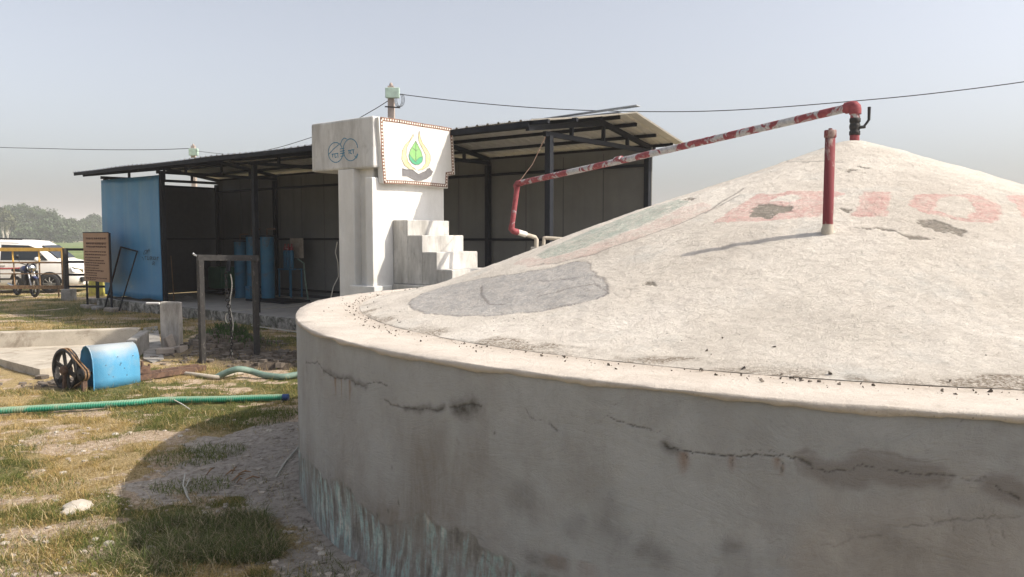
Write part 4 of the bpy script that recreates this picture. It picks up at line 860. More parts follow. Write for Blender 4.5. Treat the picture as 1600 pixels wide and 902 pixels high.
bB = pole(302, 228, 36.0, .17, 'more distant electric pole with pale box seen over the shed roof', .30, .42, .32)
def wire(name, px, label, r=.011):
    pts = [at_y(x, y, Y) for x, y, Y in px]; out = []
    for i in range(len(pts) - 1):
        p0 = pts[max(i - 1, 0)]; p1, p2 = pts[i], pts[i + 1]; p3 = pts[min(i + 2, len(pts) - 1)]
        for k in range(6):
            t = k / 6; out.append(.5 * ((2 * p1) + (p2 - p0) * t + (2 * p0 - 5 * p1 + 4 * p2 - p3) * t * t + (3 * p1 - p0 - 3 * p2 + p3) * t ** 3))
    out.append(pts[-1]); tag(MB().tube(out, r, 6).build(name, M['wire']), label, 'wire')
wire('overhead_wire', [(622, 147, 19.9), (700, 156.5, 19.6), (800, 166, 19.2), (900, 172, 18.8), (1000, 174.5, 18.5), (1100, 174, 18.1), (1200, 169, 17.8), (1330, 158.5, 17.4), (1450, 147, 17), (1600, 128, 16.6), (1760, 102, 16.2)], 'long black wire sagging from the near pole across the sky to the right')
wire('overhead_wire', [(606, 158, 20), (580, 174, 22), (540, 195, 24), (480, 217, 27), (420, 234, 30), (360, 241, 32.5), (306, 236, 35.8)], 'black wire sagging between the near pole and the distant pole')
wire('overhead_wire', [(300, 232, 36), (240, 234, 37), (150, 234, 38), (60, 232, 39), (0, 230.5, 40), (-120, 226, 42)], 'black wire leaving the distant pole towards the left edge', .016)
mb = MB()
for k in range(3):
    cx = 622 + k * 2; l = [at_y(cx + 6 * math.sin(t), 160 + 11 * math.cos(t) - 4, 19.85) for t in np.linspace(-2.6 + k * .2, 2.6, 12)]; mb.tube(l, .007, 5)
o = mb.build('wire_loops', M['wire']); tag(o, 'loose loops of thin wire hanging beside the pole box', 'wire')

# ================================================================== YARD: NOTICE BOARD, FRAME, GATE, FENCE
pL, pR = at_z(137, 481), at_z(175, 486); nb = empty('notice_board', (pL + pR) / 2, 'brown notice board with rows of dark lettering on two black legs', 'sign')
bd = (pR - pL); bd.z = 0; bw_ = bd.length; bd.normalize(); bn = Vector((bd.y, -bd.x, 0))
zt_ = at_y(153, 364, (pL.y + pR.y) / 2).z; zb_ = at_y(153, 440, (pL.y + pR.y) / 2).z
for p, nm in ((pL, 0), (pR, 1)):
    MB().box((p.x, p.y, zt_ / 2 + .0), (.05 if nm else .035, .04, zt_ - .01), bd, -bn).build('leg', M['steel'], nb)
    MB().box((p.x + .02, p.y, .03), (.42, .26, .11), bd, -bn).build('footing', M['brick'], nb, .03)
cB_ = (pL + pR) / 2; lx = cB_ - bd * .015
MB().box((lx.x + bn.x * .03, lx.y + bn.y * .03, (zt_ + zb_) / 2), (bw_ + .02, .02, zt_ - zb_), bd, -bn).build('panel', M['board'], nb)
MB().box((lx.x + bn.x * .03, lx.y + bn.y * .03, zt_ + .008), (bw_ + .03, .03, .02), bd, -bn).build('top_edge', M['steel'], nb)
mb = MB(); Z1 = Vector((0, 0, 1)); org = lx + bn * .0405; rt = random.Random(3)
rows = [(.10, .46, .05), (.20, .46, .055), (.27, .47, .05), (.38, .43, .03), (.44, .43, .03), (.50, .3, .028), (.56, .38, .028), (.61, .41, .028), (.66, .28, .026), (.72, .25, .026), (.77, .36, .026), (.82, .22, .026), (.87, .22, .026), (.92, .43, .026), (.955, .2, .02)]
for fr, half, h in rows:
    z = zt_ - (zt_ - zb_) * fr; x_ = -bw_ * (.44 if half < .44 else .38); end = -bw_ * .44 + bw_ * half * 2
    while x_ < min(end, bw_ * .45):
        wl2 = rt.uniform(.05, .11); stroke(mb, [(x_, z), (min(x_ + wl2, bw_ * .46), z)], .007, org, bd, Z1, bn, .002); k = x_ + .006
        while k < x_ + wl2 - .004 and k < bw_ * .45:
            stroke(mb, [(k, z), (k + rt.uniform(-.004, .008), z - h * rt.uniform(.5, 1))], .006, org + bn * .0022, bd, Z1, bn, .002)
            if rt.random() < .5: stroke(mb, [(k, z - h * .5), (k + .012, z - h * rt.uniform(.3, .8))], .006, org + bn * .0044, bd, Z1, bn, .002)
            k += rt.uniform(.010, .018)
        x_ += wl2 + .02
mb.build('lettering', M['ink'], nb)
# leaning steel frame with mesh against the blue panel
f1, f2, f3, f4 = at_z(164, 481, .02), at_z(186, 486, .02), None, None
def on_d(x, y, d0):
    r_ = Vector(ray(x, y)); o_ = Vector((0, 0, CAM_H)) - SO; return Vector((0, 0, CAM_H)) + r_ * ((d0 - o_.dot(UV)) / r_.dot(UV))
f4 = on_d(189, 386, .13); f3 = on_d(214.5, 393, .13)
lf = empty('steel_frame', (f1 + f2) / 2, 'empty thin black steel frame leaning askew against the blue panel', 'frame')
MB().bar(f1, f4, .03).build('side_bar', M['steel'], lf); MB().bar(f2, f3, .03).build('side_bar', M['steel'], lf)
MB().bar(f4, f3, .03).build('top_bar', M['steel'], lf); MB().bar(f1.lerp(f4, .18), f2.lerp(f3, .18), .02).build('cross_bar', M['steel'], lf)
# gate (yellow over rusty brown), hung on a dark post
GY = 22.0; gz = lambda y: at_y(50, y, GY).z; gX = lambda x: at_y(x, 400, GY).x
gt = empty('yard_gate', (gX(98), GY, 0), 'long yellow topped tubular gate gone brown lower down', 'gate')
x0, x1 = gX(-70), gX(98)
MB().bar((x0, GY, gz(390)), (x1 + .03, GY, gz(390)), .07, .10).build('top_rail', M['gate_yellow'], gt)
MB().bar((x1, GY, gz(407)), (x1, GY, gz(392) + .02), .075).build('gate_end', M['gate_yellow'], gt)
MB().bar((x1, GY, gz(407)), (x1, GY, gz(463)), .072).build('gate_end', M['gate_brown'], gt)
for y_, w_ in ((410.5, .05), (428, .03), (449, .10)): MB().bar((x0, GY, gz(y_)), (x1 - .05, GY, gz(y_)), .05, w_).build('rail', M['gate_brown'], gt)
for xx in (-60, -21, 20, 61):
    MB().bar((gX(xx), GY, gz(410)), (gX(xx), GY, gz(392)), .035).build('upright', M['gate_yellow'], gt)
for xx in (-40, 21, 61): MB().bar((gX(xx), GY - .003, gz(447)), (gX(xx), GY - .003, gz(411.5)), .03).build('upright', M['gate_brown'], gt)
MB().bar((gX(88), GY + .04, gz(465)), (gX(88), GY + .04, gz(449)), .03).build('drop_bolt', M['gate_brown'], gt)
FY = 21.7; fz = lambda y: at_y(130, y, FY).z; fX = lambda x: at_y(x, 400, FY).x
ft = empty('rail_fence', (fX(102), FY, 0), 'black four rail steel fence between gate and blue shed panel', 'fence')
MB().bar((fX(102), FY, fz(456)), (fX(102), FY, fz(388)), .11).build('post', M['gate_brown'] if False else M['steel_worn'], ft)
MB().bar((fX(150.5), FY, fz(466)), (fX(150.5), FY, fz(436)), .07).build('post', M['steel'], ft)
for y_ in (390, 409.5, 429.5, 448): MB().bar((fX(103), FY, fz(y_)), (fX(185), FY, fz(y_)), .05, .065).build('rail', M['steel'], ft)
c_ = at_z(104, 470); o = MB().box((c_.x, c_.y + .12, .15), (.30, .3, .36)).build('post_block', M['concrete'], None, .03); tag(o, 'rough grey concrete block at the foot of the gate post', 'block')
c_ = at_z(148, 463); o = MB().box((c_.x, c_.y + .2, .24), (.46, .25, .50)).build('yellow_block', M['dull_yellow'], None, .02); tag(o, 'dull yellow painted low block behind the notice board legs', 'block')
for i, (px, py, sx_, sy_, sz_, rz, lab) in enumerate([(146, 474, .32, .2, .14, .2, 'pale rounded stone beside the left end of the plinth'), (152, 484, .24, .2, .1, -.3, 'flat grey stone between the two sign footings')]):
    c_ = at_z(px, py); o = MB().box((c_.x, c_.y, sz_ / 2 - .01), (sx_, sy_, sz_), (math.cos(rz), math.sin(rz), 0)).build('stone', M['concrete'], None, .04); tag(o, lab, 'stone')

# ================================================================== CAR
def car():
    base = at_z(78.5, 458, 0); yaw = R(9)
    # local frame: +x = front, y = left side away from us; near side y = 0
    fx_ = Vector((math.cos(yaw), math.sin(yaw), 0)); fy_ = Vector((-fx_.y, fx_.x, 0))
    org = base - fx_ * 0 + fy_ * 0                    # front near wheel contact
    t = empty('parked_car', org, 'white people carrier with red side stripe parked behind the gate', 'car')
    L = lambda x, y, z: org + fx_ * x + fy_ * y + Vector((0, 0, z))
    W = 1.69; st_ = []
    # stations: x, z bottom, z belt(shoulder), z top, inset at belt, inset at top, front narrowing
    S_ = [(-3.42, .38, .95, 1.08, .05, .16, .10), (-3.38, .28, 1.0, 1.60, .03, .17, .04), (-3.1, .24, 1.02, 1.68, .02, .15, 0), (-2.0, .24, 1.01, 1.715, .01, .14, 0), (-1.0, .24, 1.0, 1.70, .01, .14, 0), (-.55, .24, .99, 1.66, .01, .15, 0), (-.30, .24, .985, 1.52, .01, .15, 0), (.02, .24, .98, 1.26, .01, .13, 0), (.22, .24, .97, 1.075, .01, .10, .01), (.5, .24, .93, 1.02, .02, .16, .03), (.72, .24, .85, .95, .04, .2, .08), (.84, .26, .70, .84, .06, .22, .14), (.90, .30, .55, .66, .08, .2, .2)]
    vs_ = []; n = 12
    for (x, zb, zs, ztp, ib, it, nr) in S_:
        zm = (zb + zs) / 2
        half = [(nr + .06, zb), (nr, zb + .12), (nr - .0, zm), (nr + ib, zs), (nr + ib + (it - ib) * .75, zs + (ztp - zs) * .8), (nr + it + .12, ztp)]
        for y, z in half: vs_.append(L(x, y, z))
        for y, z in reversed(half): vs_.append(L(x, W - y, z))
    fs_ = [(i * n + k, i * n + (k + 1) % n, (i + 1) * n + (k + 1) % n, (i + 1) * n + k) for i in range(len(S_) - 1) for k in range(n)] + [tuple(range(n)), tuple(range((len(S_) - 1) * n, len(S_) * n))]
    MB().add(vs_, fs_, True).build('body', M['white_paint'], t, .02)
    def win(pts, nm, mat, yf, th=.008): return MB().plate([L(x, yf(x, z), z) for x, z in pts], -fy_, th).build(nm, mat, t)
    side = lambda x, z: .012 + max(0, z - 1.0) * .19
    def wplate(pts, nm, mat):
        mb = MB(); P_ = [L(x, side(x, z) - .012, z) for x, z in pts]; Q_ = [p + fy_ * .03 for p in P_]; n_ = len(P_)
        mb.add(P_ + Q_, [tuple(range(n_)), tuple(range(n_, 2 * n_))] + [(i, (i + 1) % n_, n_ + (i + 1) % n_, n_ + i) for i in range(n_)]); return mb.build(nm, mat, t)
    wplate([(-1.42, 1.06), (-.05, 1.05), (-.42, 1.44), (-.62, 1.52), (-1.42, 1.55)], 'window', M['glass_dark'])
    wplate([(-2.45, 1.07), (-1.50, 1.06), (-1.50, 1.55), (-2.45, 1.56)], 'window', M['glass_dark'])
    wplate([(-3.2, 1.10), (-2.53, 1.07), (-2.53, 1.55), (-3.05, 1.52)], 'window', M['glass_dark'])
    ws = [L(-.28, .22, 1.50), L(-.28, W - .22, 1.50), L(.19, W - .15, 1.09), L(.19, .15, 1.09)]; MB().plate(ws, (fx_ * .8 + Vector((0, 0, 1))), .03).build('windscreen', M['glass_dark'], t)
    for x in (0, -2.55):
        c0 = L(x, -.035, .31); w_ = MB().lathe(c0, [(.19, -.0), (.29, -.012), (.31, .02), (.31, .17), (.29, .2), (.19, .2)], 28, axis=fy_).build('tyre', M['rubber'], None)
        w_.name = 'wheel'; w_.data.transform(world_of(t).inverted()); w_.parent = t
        rm = MB().lathe(c0, [(.0, .03), (.05, .0), (.06, .03), (.18, .05), (.195, .0), (.20, .03)], 24, axis=fy_)
        for k in range(8):
            a = k * math.pi / 4; dv = fx_ * math.cos(a) + Vector((0, 0, 1)) * math.sin(a); rm.bar(c0 + dv * .04 + fy_ * .01, c0 + dv * .19 + fy_ * .01, .035, .02)
        ro = rm.build('rim', M['alloy'], None); ro.data.transform(world_of(t).inverted()); ro.parent = w_
        # dark wheel arch
        arc = [(x + .37 * math.cos(R(a)), .31 + .37 * math.sin(R(a))) for a in range(0, 181, 15)]
        MB().plate([L(u, -.003, z) for u, z in arc], fy_, .02).build('wheel_arch', M['black'], t)
    MB().plate([L(-3.3, -.010, .80), L(-2, -.010, .80), L(-.55, -.010, .83), L(-.55, -.010, .80), L(-2, -.010, .76), L(-3.3, -.010, .76)], fy_, .008).build('side_stripe', M['red_line'], t)
    MB().bar(L(-3.2, .0, .46), L(-.55, .0, .46), .02, .05).build('side_moulding', M['black'], t)
    mr = MB().lathe(L(-.30, -.10, 1.07), [(0, -.09), (.07, -.07), (.09, 0), (.07, .07), (0, .09)], 12, axis=fx_.lerp(fy_, .35)).build('side_mirror', M['white_paint'], t)
    for y in (.10, W - .25): MB().tube([L(-3.1, y, 1.70), L(-2, y + .02, 1.74), L(-.8, y, 1.71)], .02, 6).build('roof_rail', M['black'], t)
    MB().plate([L(.60, .02, .84), L(.90, .28, .74), L(.86, .32, .60), L(.66, .04, .68)], (fx_ - fy_), .03).build('headlight', M['chrome'], t)
    MB().plate([L(.60, W - .02, .84), L(.90, W - .28, .74), L(.86, W - .32, .60), L(.66, W - .04, .68)], (fx_ + fy_), .03).build('headlight', M['chrome'], t)
    MB().box(L(.90, W / 2, .62), (.06, .85, .07), fx_, fy_).build('upper_grille', M['chrome'], t, .01)
    MB().box(L(.92, W / 2, .44), (.06, .75, .20), fx_, fy_).build('lower_grille', M['black'], t, .01)
    MB().box(L(.90, .24, .42), (.08, .24, .16), fx_, fy_).build('fog_recess', M['black'], t, .02)
    MB().box(L(.88, W / 2, .30), (.12, 1.3, .10), fx_, fy_).build('bumper_lip', M['white_paint'], t, .02)
    MB().box(L(-1.35, -.008, .90), (.16, .02, .03), fx_, fy_).build('door_handle', M['white_paint'], t)
    MB().box(L(-1.45, .0, .70), (.012, .012, .7), fx_, fy_).build('door_gap', M['black'], t)
car()

# ================================================================== MOTORCYCLE
def bike():
    b = at_z(40, 466, 0); h = Vector((.80, -.60, 0)).normalized(); s = Vector((-h.y, h.x, 0)); b = b + Vector((.12, .25, 0))
    L = lambda x, y, z: b + h * x + s * y + Vector((0, 0, z))
    t = empty('motorcycle', L(-.6, 0, 0), 'dark blue motorcycle with round headlight parked behind the gate', 'motorcycle')
    for x in (0, -1.25):
        c0 = L(x, 0, .30)
        w = MB().tube([c0 + (h * math.cos(a) + Vector((0, 0, 1)) * math.sin(a)) * .255 for a in np.linspace(0, 2 * math.pi, 28, endpoint=False)], .045, 8, closed=True).build('wheel', M['rubber'], t)
        r_ = MB().lathe(c0, [(.0, -.05), (.04, -.05), (.04, .05), (0, .05)], 12, axis=s)
        r_.tube([c0 + (h * math.cos(a) + Vector((0, 0, 1)) * math.sin(a)) * .215 for a in np.linspace(0, 2 * math.pi, 24, endpoint=False)], .016, 6, closed=True)
        for k in range(6):
            dv = h * math.cos(k * math.pi / 3) + Vector((0, 0, 1)) * math.sin(k * math.pi / 3); r_.bar(c0, c0 + dv * .21, .02)
        r_.build('rim', M['black'], w)
    for y in (-.08, .08): MB().tube([L(0, y, .30), L(-.28, y, .92)], .022, 8).build('fork', M['galv'], t)
    MB().add([L(.18, -.05, .57), L(.18, .05, .57), L(-.02, -.06, .63), L(-.02, .06, .63), L(-.26, -.05, .5), L(-.26, .05, .5)], [(0, 1, 3, 2), (2, 3, 5, 4)], True).build('front_mudguard', flat('bike_blue', (.02, .03, .10), .3), t, solid=.012)
    hl = MB().lathe(L(-.16, 0, .86), [(0, -.06), (.07, -.04), (.10, .03), (.10, .05), (.09, .065), (0, .075)], 18, axis=h).build('headlight', M['chrome'], t)
    MB().lathe(L(-.18, 0, .88), [(.13, .03), (.16, -.02), (.12, -.08)], 16, axis=h).build('headlight_cowl', M['black'], t)
    MB().tube([L(-.42, -.36, 1.02), L(-.32, -.28, 1.03), L(-.28, -.08, .96), L(-.28, .08, .96), L(-.32, .28, 1.03), L(-.42, .36, 1.02)], .014, 8).build('handlebar', M['black'], t)
    for y in (-1, 1):
        m_ = MB().tube([L(-.33, y * .24, 1.02), L(-.30, y * .30, 1.18)], .007, 6).lathe(L(-.30, y * .31, 1.22), [(0, -.01), (.06, -.005), (.06, .005), (0, .01)], 12, axis=h).build('mirror', M['black'], t)
    MB().lathe(L(-.56, 0, .80), [(0, -.28), (.09, -.24), (.13, -.1), (.14, .08), (.10, .22), (0, .26)], 16, axis=h).build('fuel_tank', bpy.data.materials['bike_blue'], t)
    MB().box(L(-1.02, 0, .78), (.66, .24, .09), h, s).build('seat', M['rubber'], t, .04)
    MB().box(L(-.62, 0, .40), (.40, .26, .30), h, s).box(L(-.50, 0, .58), (.2, .18, .2), h, s, (h * .5 + Vector((0, 0, 1)))).build('engine', M['steel_worn'], t, .03)
    MB().bar(L(-.3, 0, .82), L(-.42, 0, .30), .04).bar(L(-.8, 0, .72), L(-.85, 0, .3), .04).bar(L(-.42, 0, .30), L(-1.25, 0, .30), .04).build('frame', M['black'], t)
    MB().tube([L(-.5, -.14, .30), L(-.9, -.16, .28), L(-1.4, -.17, .36)], [.02, .03, .045], 10).build('exhaust', M['chrome'], t)
    MB().add([L(-1.0, -.07, .66), L(-1.0, .07, .66), L(-1.4, -.07, .68), L(-1.4, .07, .68), L(-1.6, -.06, .5), L(-1.6, .06, .5)], [(0, 1, 3, 2), (2, 3, 5, 4)], True).build('rear_mudguard', M['black'], t, solid=.012)
    MB().box(L(-.30, -.19, .62), (.10, .06, .34), h, s).box(L(-.30, .19, .62), (.10, .06, .34), h, s).build('crash_guard', M['black'], t, .02)
bike()

# ================================================================== TROUGH, SLAB AND TAP POST
tro = empty('slurry_trough', at_z(120, 560), 'long shallow cement trough with low crumbling walls in the grass', 'trough')
BR = at_z(217, 576, 0); BRt = at_z(217, 545)
Wc = at_y(217, 513, 0 + at_z(217, 548).y)          # top of back right corner
hW = .34
bc = at_z(217, 513, hW); bl = at_z(-48, 520.5, hW)          # back wall top line
fc = at_z(57, 583, .0); flf = at_z(-160, 535 - 20, 0)
ub = (bl - bc); ub.z = 0; ub.normalize(); un = Vector((-ub.y, ub.x, 0))
if un.y < 0: un = -un
MB().bar(bc + un * .07 - Vector((0, 0, hW / 2 + .03)), bl + un * .07 - Vector((0, 0, hW / 2 + .03)), .16, hW + .06).build('back_wall', M['concrete_pale'], tro, .02)
er = at_z(221, 588, .0); e1 = Vector((bc.x, bc.y, 0)); e2 = e1 - un * 1.05
MB().bar(e1 + Vector((.09, 0, hW / 2 - .03)), e2 + Vector((.09, 0, hW / 2 - .06)), .13, hW).build('end_wall', M['concrete'], tro, .02)
MB().plate([e1 + Vector((.03, .04, .10)), at_z(207, 560, .10), at_z(62, 577, .10), at_z(0, 561, .10), at_z(-42, 551, .10), Vector((bl.x, bl.y, .10)) + un * .02], (0, 0, -1), .2).build('basin_floor', M['concrete_pale'], tro)
sl = MB().plate([at_z(224, 512, .03), at_z(246, 509, .03), at_z(256, 560, .03), at_z(238, 566, .03), at_z(224, 560, .03)], (0, 0, -1), .10).build('cement_slab', M['concrete'], None); tag(sl, 'low grey cement slab between the trough and the tap post', 'slab')
c_ = at_z(267, 544); tp = empty('tap_post', c_, 'stubby whitewashed slab post with a short white pipe near its top', 'post')
zt_ = at_y(267, 472, c_.y).z; MB().box((c_.x, c_.y + .05, zt_ / 2 - .02), (.345, .12, zt_ + .04), (.98, -.2, 0)).build('slab', M['post_wash'], tp, .025)
MB().tube([at_y(249, 474, c_.y), at_y(229, 474, c_.y + .05)], .018, 10).build('spout', M['whitewash'], tp)

# bricks by the heap
for px, py, sz, rz, tl, lab in [(259, 556, (.26, .13, .09), .3, 0, 'flat grey brick lying lowest beside the tap post'), (266, 549, (.13, .10, .22), .9, .5, 'broken grey brick tilted against the tap post foot'), (281, 555, (.24, .14, .11), -.6, .15, 'rounded grey lump of brick nearest the spoil heap')]:
    c_ = at_z(px, py); ax = Vector((math.cos(rz), math.sin(rz), tl)).normalized()
    o = MB().box((c_.x, c_.y, sz[2] / 2 + .03), sz, ax, None, Vector((-tl * .7, 0, 1))).build('brick', M['brick'], None, .015); tag(o, lab, 'brick', 'loose bricks by the tap post')
# spoil heap: clods
mb = MB(); rs3 = np.random.RandomState(8)
def clod(mb, c, s):
    q = [Vector(c) + Vector((math.cos(a) * s * (.7 + .5 * rs3.rand()), math.sin(a) * s * (.7 + .5 * rs3.rand()), z * s * (.5 + .4 * rs3.rand()))) for z in (-.6, .55) for a in np.linspace(0, 6.283, 7)[:-1]]
    mb.add(q, [(0, 1, 2, 3, 4, 5), (6, 7, 8, 9, 10, 11)] + [(i, (i + 1) % 6, 6 + (i + 1) % 6, 6 + i) for i in range(6)])
for i in range(700):
    if i < 420: x_, y_ = -4.6 + rs3.randn() * .42, 12.1 + rs3.randn() * .55
    elif i < 580: x_, y_ = -3.45 + rs3.randn() * .55, 11.25 + rs3.randn() * .3
    else: x_, y_ = -5.35 + rs3.randn() * .3, 9.45 + rs3.randn() * .2
    clod(mb, (x_, y_, float(ground_h(x_, y_)) + .005), .014 + .075 * rs3.rand() ** 2.5)
_hp = mb
mb = _hp
tag(mb.build('spoil_heap', M['dirt_dark']), 'dark crumbly spoil heaped round the pump pit', 'soil', kind='stuff')
# crumbs and clods over the bare soil
mb = MB(); k = 0
while k < 1500:
    y_ = 1 / (1 / 12 + rs3.rand() * (1 / 3.8 - 1 / 12)); x_ = y_ * (-.70 + rs3.rand() * .62)
    if math.hypot(x_ - C[0], y_ - C[1]) < 4.68: k += 1; continue
    a_ = float(apron_f(np.array([x_]), np.array([y_]))[0]); b_ = float(fbm(np.array([x_]), np.array([y_ * 1.6]), 1.0, 4, 21)[0])
    if rs3.rand() > max(a_, .9 * (b_ > .54), .08): k += .2; continue
    clod(mb, (x_, y_, float(ground_h(np.array([x_]), np.array([y_]))[0]) + .002), .004 + .020 * rs3.rand() ** 4); k += 1
tag(mb.build('soil_crumbs', M['soil_crumb']), 'pale soil crumbs and grit scattered over the bare ground', 'soil', kind='stuff')
# long dead stalks lying every way
rs6 = np.random.RandomState(77); n = 5200; yy = 1 / (1 / 11 + rs6.rand(n) * (1 / 3.8 - 1 / 11)); xx = yy * (-.70 + rs6.rand(n) * .75)
ok = (np.hypot(xx - C[0], yy - C[1]) > 4.75) & ~inpoly(xx, yy, [(-12, 9.3), (-5.15, 9.0), (-4.2, 13.3), (-4.9, 13.5), (-12, 15.5)]) & (rs6.rand(n) < np.clip(1.15 - apron_f(xx, yy), .12, 1) * (.25 + fbm(xx, yy, 1.5, 3, 70)))
xx, yy = xx[ok], yy[ok]
grass('dry_stalks', 'long pale dead grass stalks lying tangled over the turf', np.c_[xx, yy], .095, .0032, np.array([.46, .36, .20]) + rs6.rand(len(xx), 1) * .14, 78, 1.5)
# weeds on the heap
n = 700; wx = -4.45 + rs.randn(n) * .22; wy = 12.2 + rs.randn(n) * .2
grass('heap_weeds', 'dark green weeds sprouting on the spoil heap', np.c_[wx, wy], .13, .014, np.array([.03, .07, .02]) + rs.rand(n, 1) * np.array([.05, .06, .02]), 12, .9)

# ================================================================== PUMP DRIVE: belt guard, pulley, rails
A_ = Vector((.52, .854, 0)); Hh = Vector((-.854, .52, 0)); g0 = at_z(147, 612, 0)
bgd = empty('belt_guard', g0, 'bright blue arched sheet metal belt guard sitting in the grass', 'guard')
vs_ = []; fs_ = []; arcp = [(0, .0), (0, .12), (.002, .26), (.01, .36), (.035, .44), (.075, .495), (.13, .52), (.185, .50), (.23, .45), (.255, .36), (.265, .2), (.267, .0)]
LN = .58
for a in (0, LN / 2, LN):
    for w_, z in arcp: vs_.append(g0 + A_ * a + Hh * w_ + Vector((0, 0, z * (1.03 if a == 0 else .99) + (.012 if a == LN / 2 else 0) - .01)))
n = len(arcp)
for i in range(2):
    for j in range(n - 1): fs_.append((i * n + j, i * n + j + 1, (i + 1) * n + j + 1, (i + 1) * n + j))
MB().add(vs_, fs_, True).build('cover', M['blue_cover'], bgd, solid=.006)
mb = MB()
for k in range(9):
    u_, v_ = rt.uniform(.04, .5), rt.uniform(.08, .40); c_ = g0 + A_ * u_ + Vector((0, 0, v_)) - Hh * .004; mb.box(c_, (.009, .006, .007), A_, Hh)
mb.build('rivets', M['rust'], bgd)
MB().tube([g0 + Hh * w_ + Vector((0, 0, z * 1.03 - .01)) for w_, z in arcp], .007, 6).build('edge_rim', M['blue_cover'], bgd)
pw = g0 - A_ * .10 + Hh * .36 + Vector((-.0, 0, 0)); wc = at_y(104, 578, 9.02)
pu = empty('pulley_drive', (wc.x, wc.y, 0), 'large rusty spoked pulley wheel with belt running to a small pulley', 'pulley')
ring_ = lambda c, r, n=30: [c + (Hh * math.cos(a) + Vector((0, 0, 1)) * math.sin(a)) * r for a in np.linspace(0, 2 * math.pi, n, endpoint=False)]
rw = .255; wh = MB().lathe(wc, [(rw - .03, -.035), (rw, -.035), (rw - .012, -.01), (rw - .012, .01), (rw, .035), (rw - .03, .035), (rw - .03, -.035)], 40, axis=A_)
for k in range(6):
    a = k * math.pi / 3 + .3; dv = Hh * math.cos(a) + Vector((0, 0, 1)) * math.sin(a); wh.bar(wc + dv * .03, wc + dv * (rw - .02), .05, .018, up=A_)
wh.build('big_pulley', M['steel_worn'], pu)
MB().lathe(wc, [(0, -.06), (.045, -.06), (.05, -.04), (.05, .05), (0, .05)], 16, axis=A_).build('hub', M['rust'], pu)
sc_ = wc + A_ * .0 - Hh * .36 + Vector((0, 0, -.02)); MB().lathe(sc_, [(0, -.04), (.075, -.04), (.06, 0), (.075, .04), (0, .04)], 20, axis=A_).build('small_pulley', M['steel_worn'], pu)
# belt loop (V belt, two strands)
for off in (-.018, .018):
    p = [wc + (Hh * math.cos(a) + Vector((0, 0, 1)) * math.sin(a)) * (rw - .004) + A_ * off for a in np.linspace(R(82), R(278), 22)] + [sc_ + (Hh * math.cos(a) + Vector((0, 0, 1)) * math.sin(a)) * .068 + A_ * off for a in np.linspace(R(-70), R(70), 9)]
    p = [wc + (Hh * math.cos(a) + Vector((0, 0, 1)) * math.sin(a)) * (rw - .004) + A_ * off for a in np.linspace(R(110), R(-110), 2)][:0] + [wc + (Hh * math.cos(a) + Vector((0, 0, 1)) * math.sin(a)) * (rw - .002) + A_ * off for a in np.linspace(R(-100), R(100), 22)] + [sc_ + (-Hh * math.cos(a) + Vector((0, 0, 1)) * math.sin(a)) * .07 + A_ * off for a in np.linspace(R(70), R(-70), 9)]
    MB().tube(p, .010, 6, closed=True).build('belt', M['gate_brown'], pu)
MB().bar(sc_ - A_ * .05, sc_ + A_ * .45, .03).build('shaft', M['steel'], pu)
MB().bar(wc - Vector((0, 0, .02)), Vector((wc.x, wc.y, -.03)) + Hh * .05, .06, .04).bar(sc_ - Vector((0, 0, .02)), Vector((sc_.x, sc_.y, -.03)), .05, .05).build('bearing_stand', M['rust'], pu)
# pump rails: two rusty channels with bolts
ra, rb = at_z(214, 592, .06), at_z(322, 575, .06); dr_ = (rb - ra).normalized(); sr_ = Vector((-dr_.y, dr_.x, 0))
pr_ = empty('pump_rails', ra, 'pair of rusty steel channel rails running from the blue guard to the pit', 'rails')
for k in (0, 1):
    o_ = sr_ * (.16 * k); mb = MB(); mb.bar(ra + o_, rb + o_, .012, .06).bar(ra + o_ + sr_ * .03 + Vector((0, 0, .030)), rb + o_ + sr_ * .03 + Vector((0, 0, .030)), .06, .01).bar(ra + o_ + sr_ * .03 - Vector((0, 0, .030)), rb + o_ + sr_ * .03 - Vector((0, 0, .030)), .06, .01); mb.build('rail', M['rust'], pr_)
MB().box(ra + dr_ * .10 + sr_ * .09 + Vector((0, 0, .09)), (.16, .14, .08), dr_, sr_).tube([ra + dr_ * .10 + sr_ * .05 + Vector((0, 0, .1)), ra + dr_ * .10 + sr_ * .05 + Vector((0, 0, .20))], .018, 8).tube([ra + dr_ * .19 + sr_ * .05 + Vector((0, 0, .05)), ra + dr_ * .19 + sr_ * .05 + Vector((0, 0, .15))], .016, 8).build('bearing', M['rust'], pr_)
for fx2 in (.35, .6, .9):
    MB().lathe(ra.lerp(rb, fx2) + sr_ * .03 + Vector((0, 0, .047)), [(.012, 0), (.012, .012), (0, .012)], 6).build('bolt', M['rust'], pr_)

# ================================================================== POST FRAME WITH CHAIN
q1, q2 = at_z(317, 568), at_z(402, 559)
hf = empty('hoist_frame', (q1 + q2) / 2, 'weathered black steel goal shaped frame standing over the pump pit', 'frame')
z1 = at_y(317, 398, q1.y).z; z2 = at_y(402, 399, q2.y).z
MB().bar(Vector((q1.x, q1.y, -.05)), Vector((q1.x, q1.y, z1 - .08)), .072).build('post', M['steel_worn'], hf)
MB().bar(Vector((q2.x, q2.y, -.05)), Vector((q2.x - .01, q2.y, z2 - .08)), .068).build('post', M['steel_worn'], hf)
MB().bar(Vector((q1.x - .04, q1.y, z1 - .042)), Vector((q2.x + .05, q2.y, z2 - .042)), .075, .08).build('crossbar', M['steel_worn'], hf)
MB().bar(Vector((q1.x - .08, q1.y, z1 + .0)), Vector((q1.x - .04, q1.y, z1 - .02)), .02).lathe((q1.x - .09, q1.y, z1 + .01), [(0, -.02), (.022, 0), (0, .02)], 8).build('hook', M['galv'], hf)
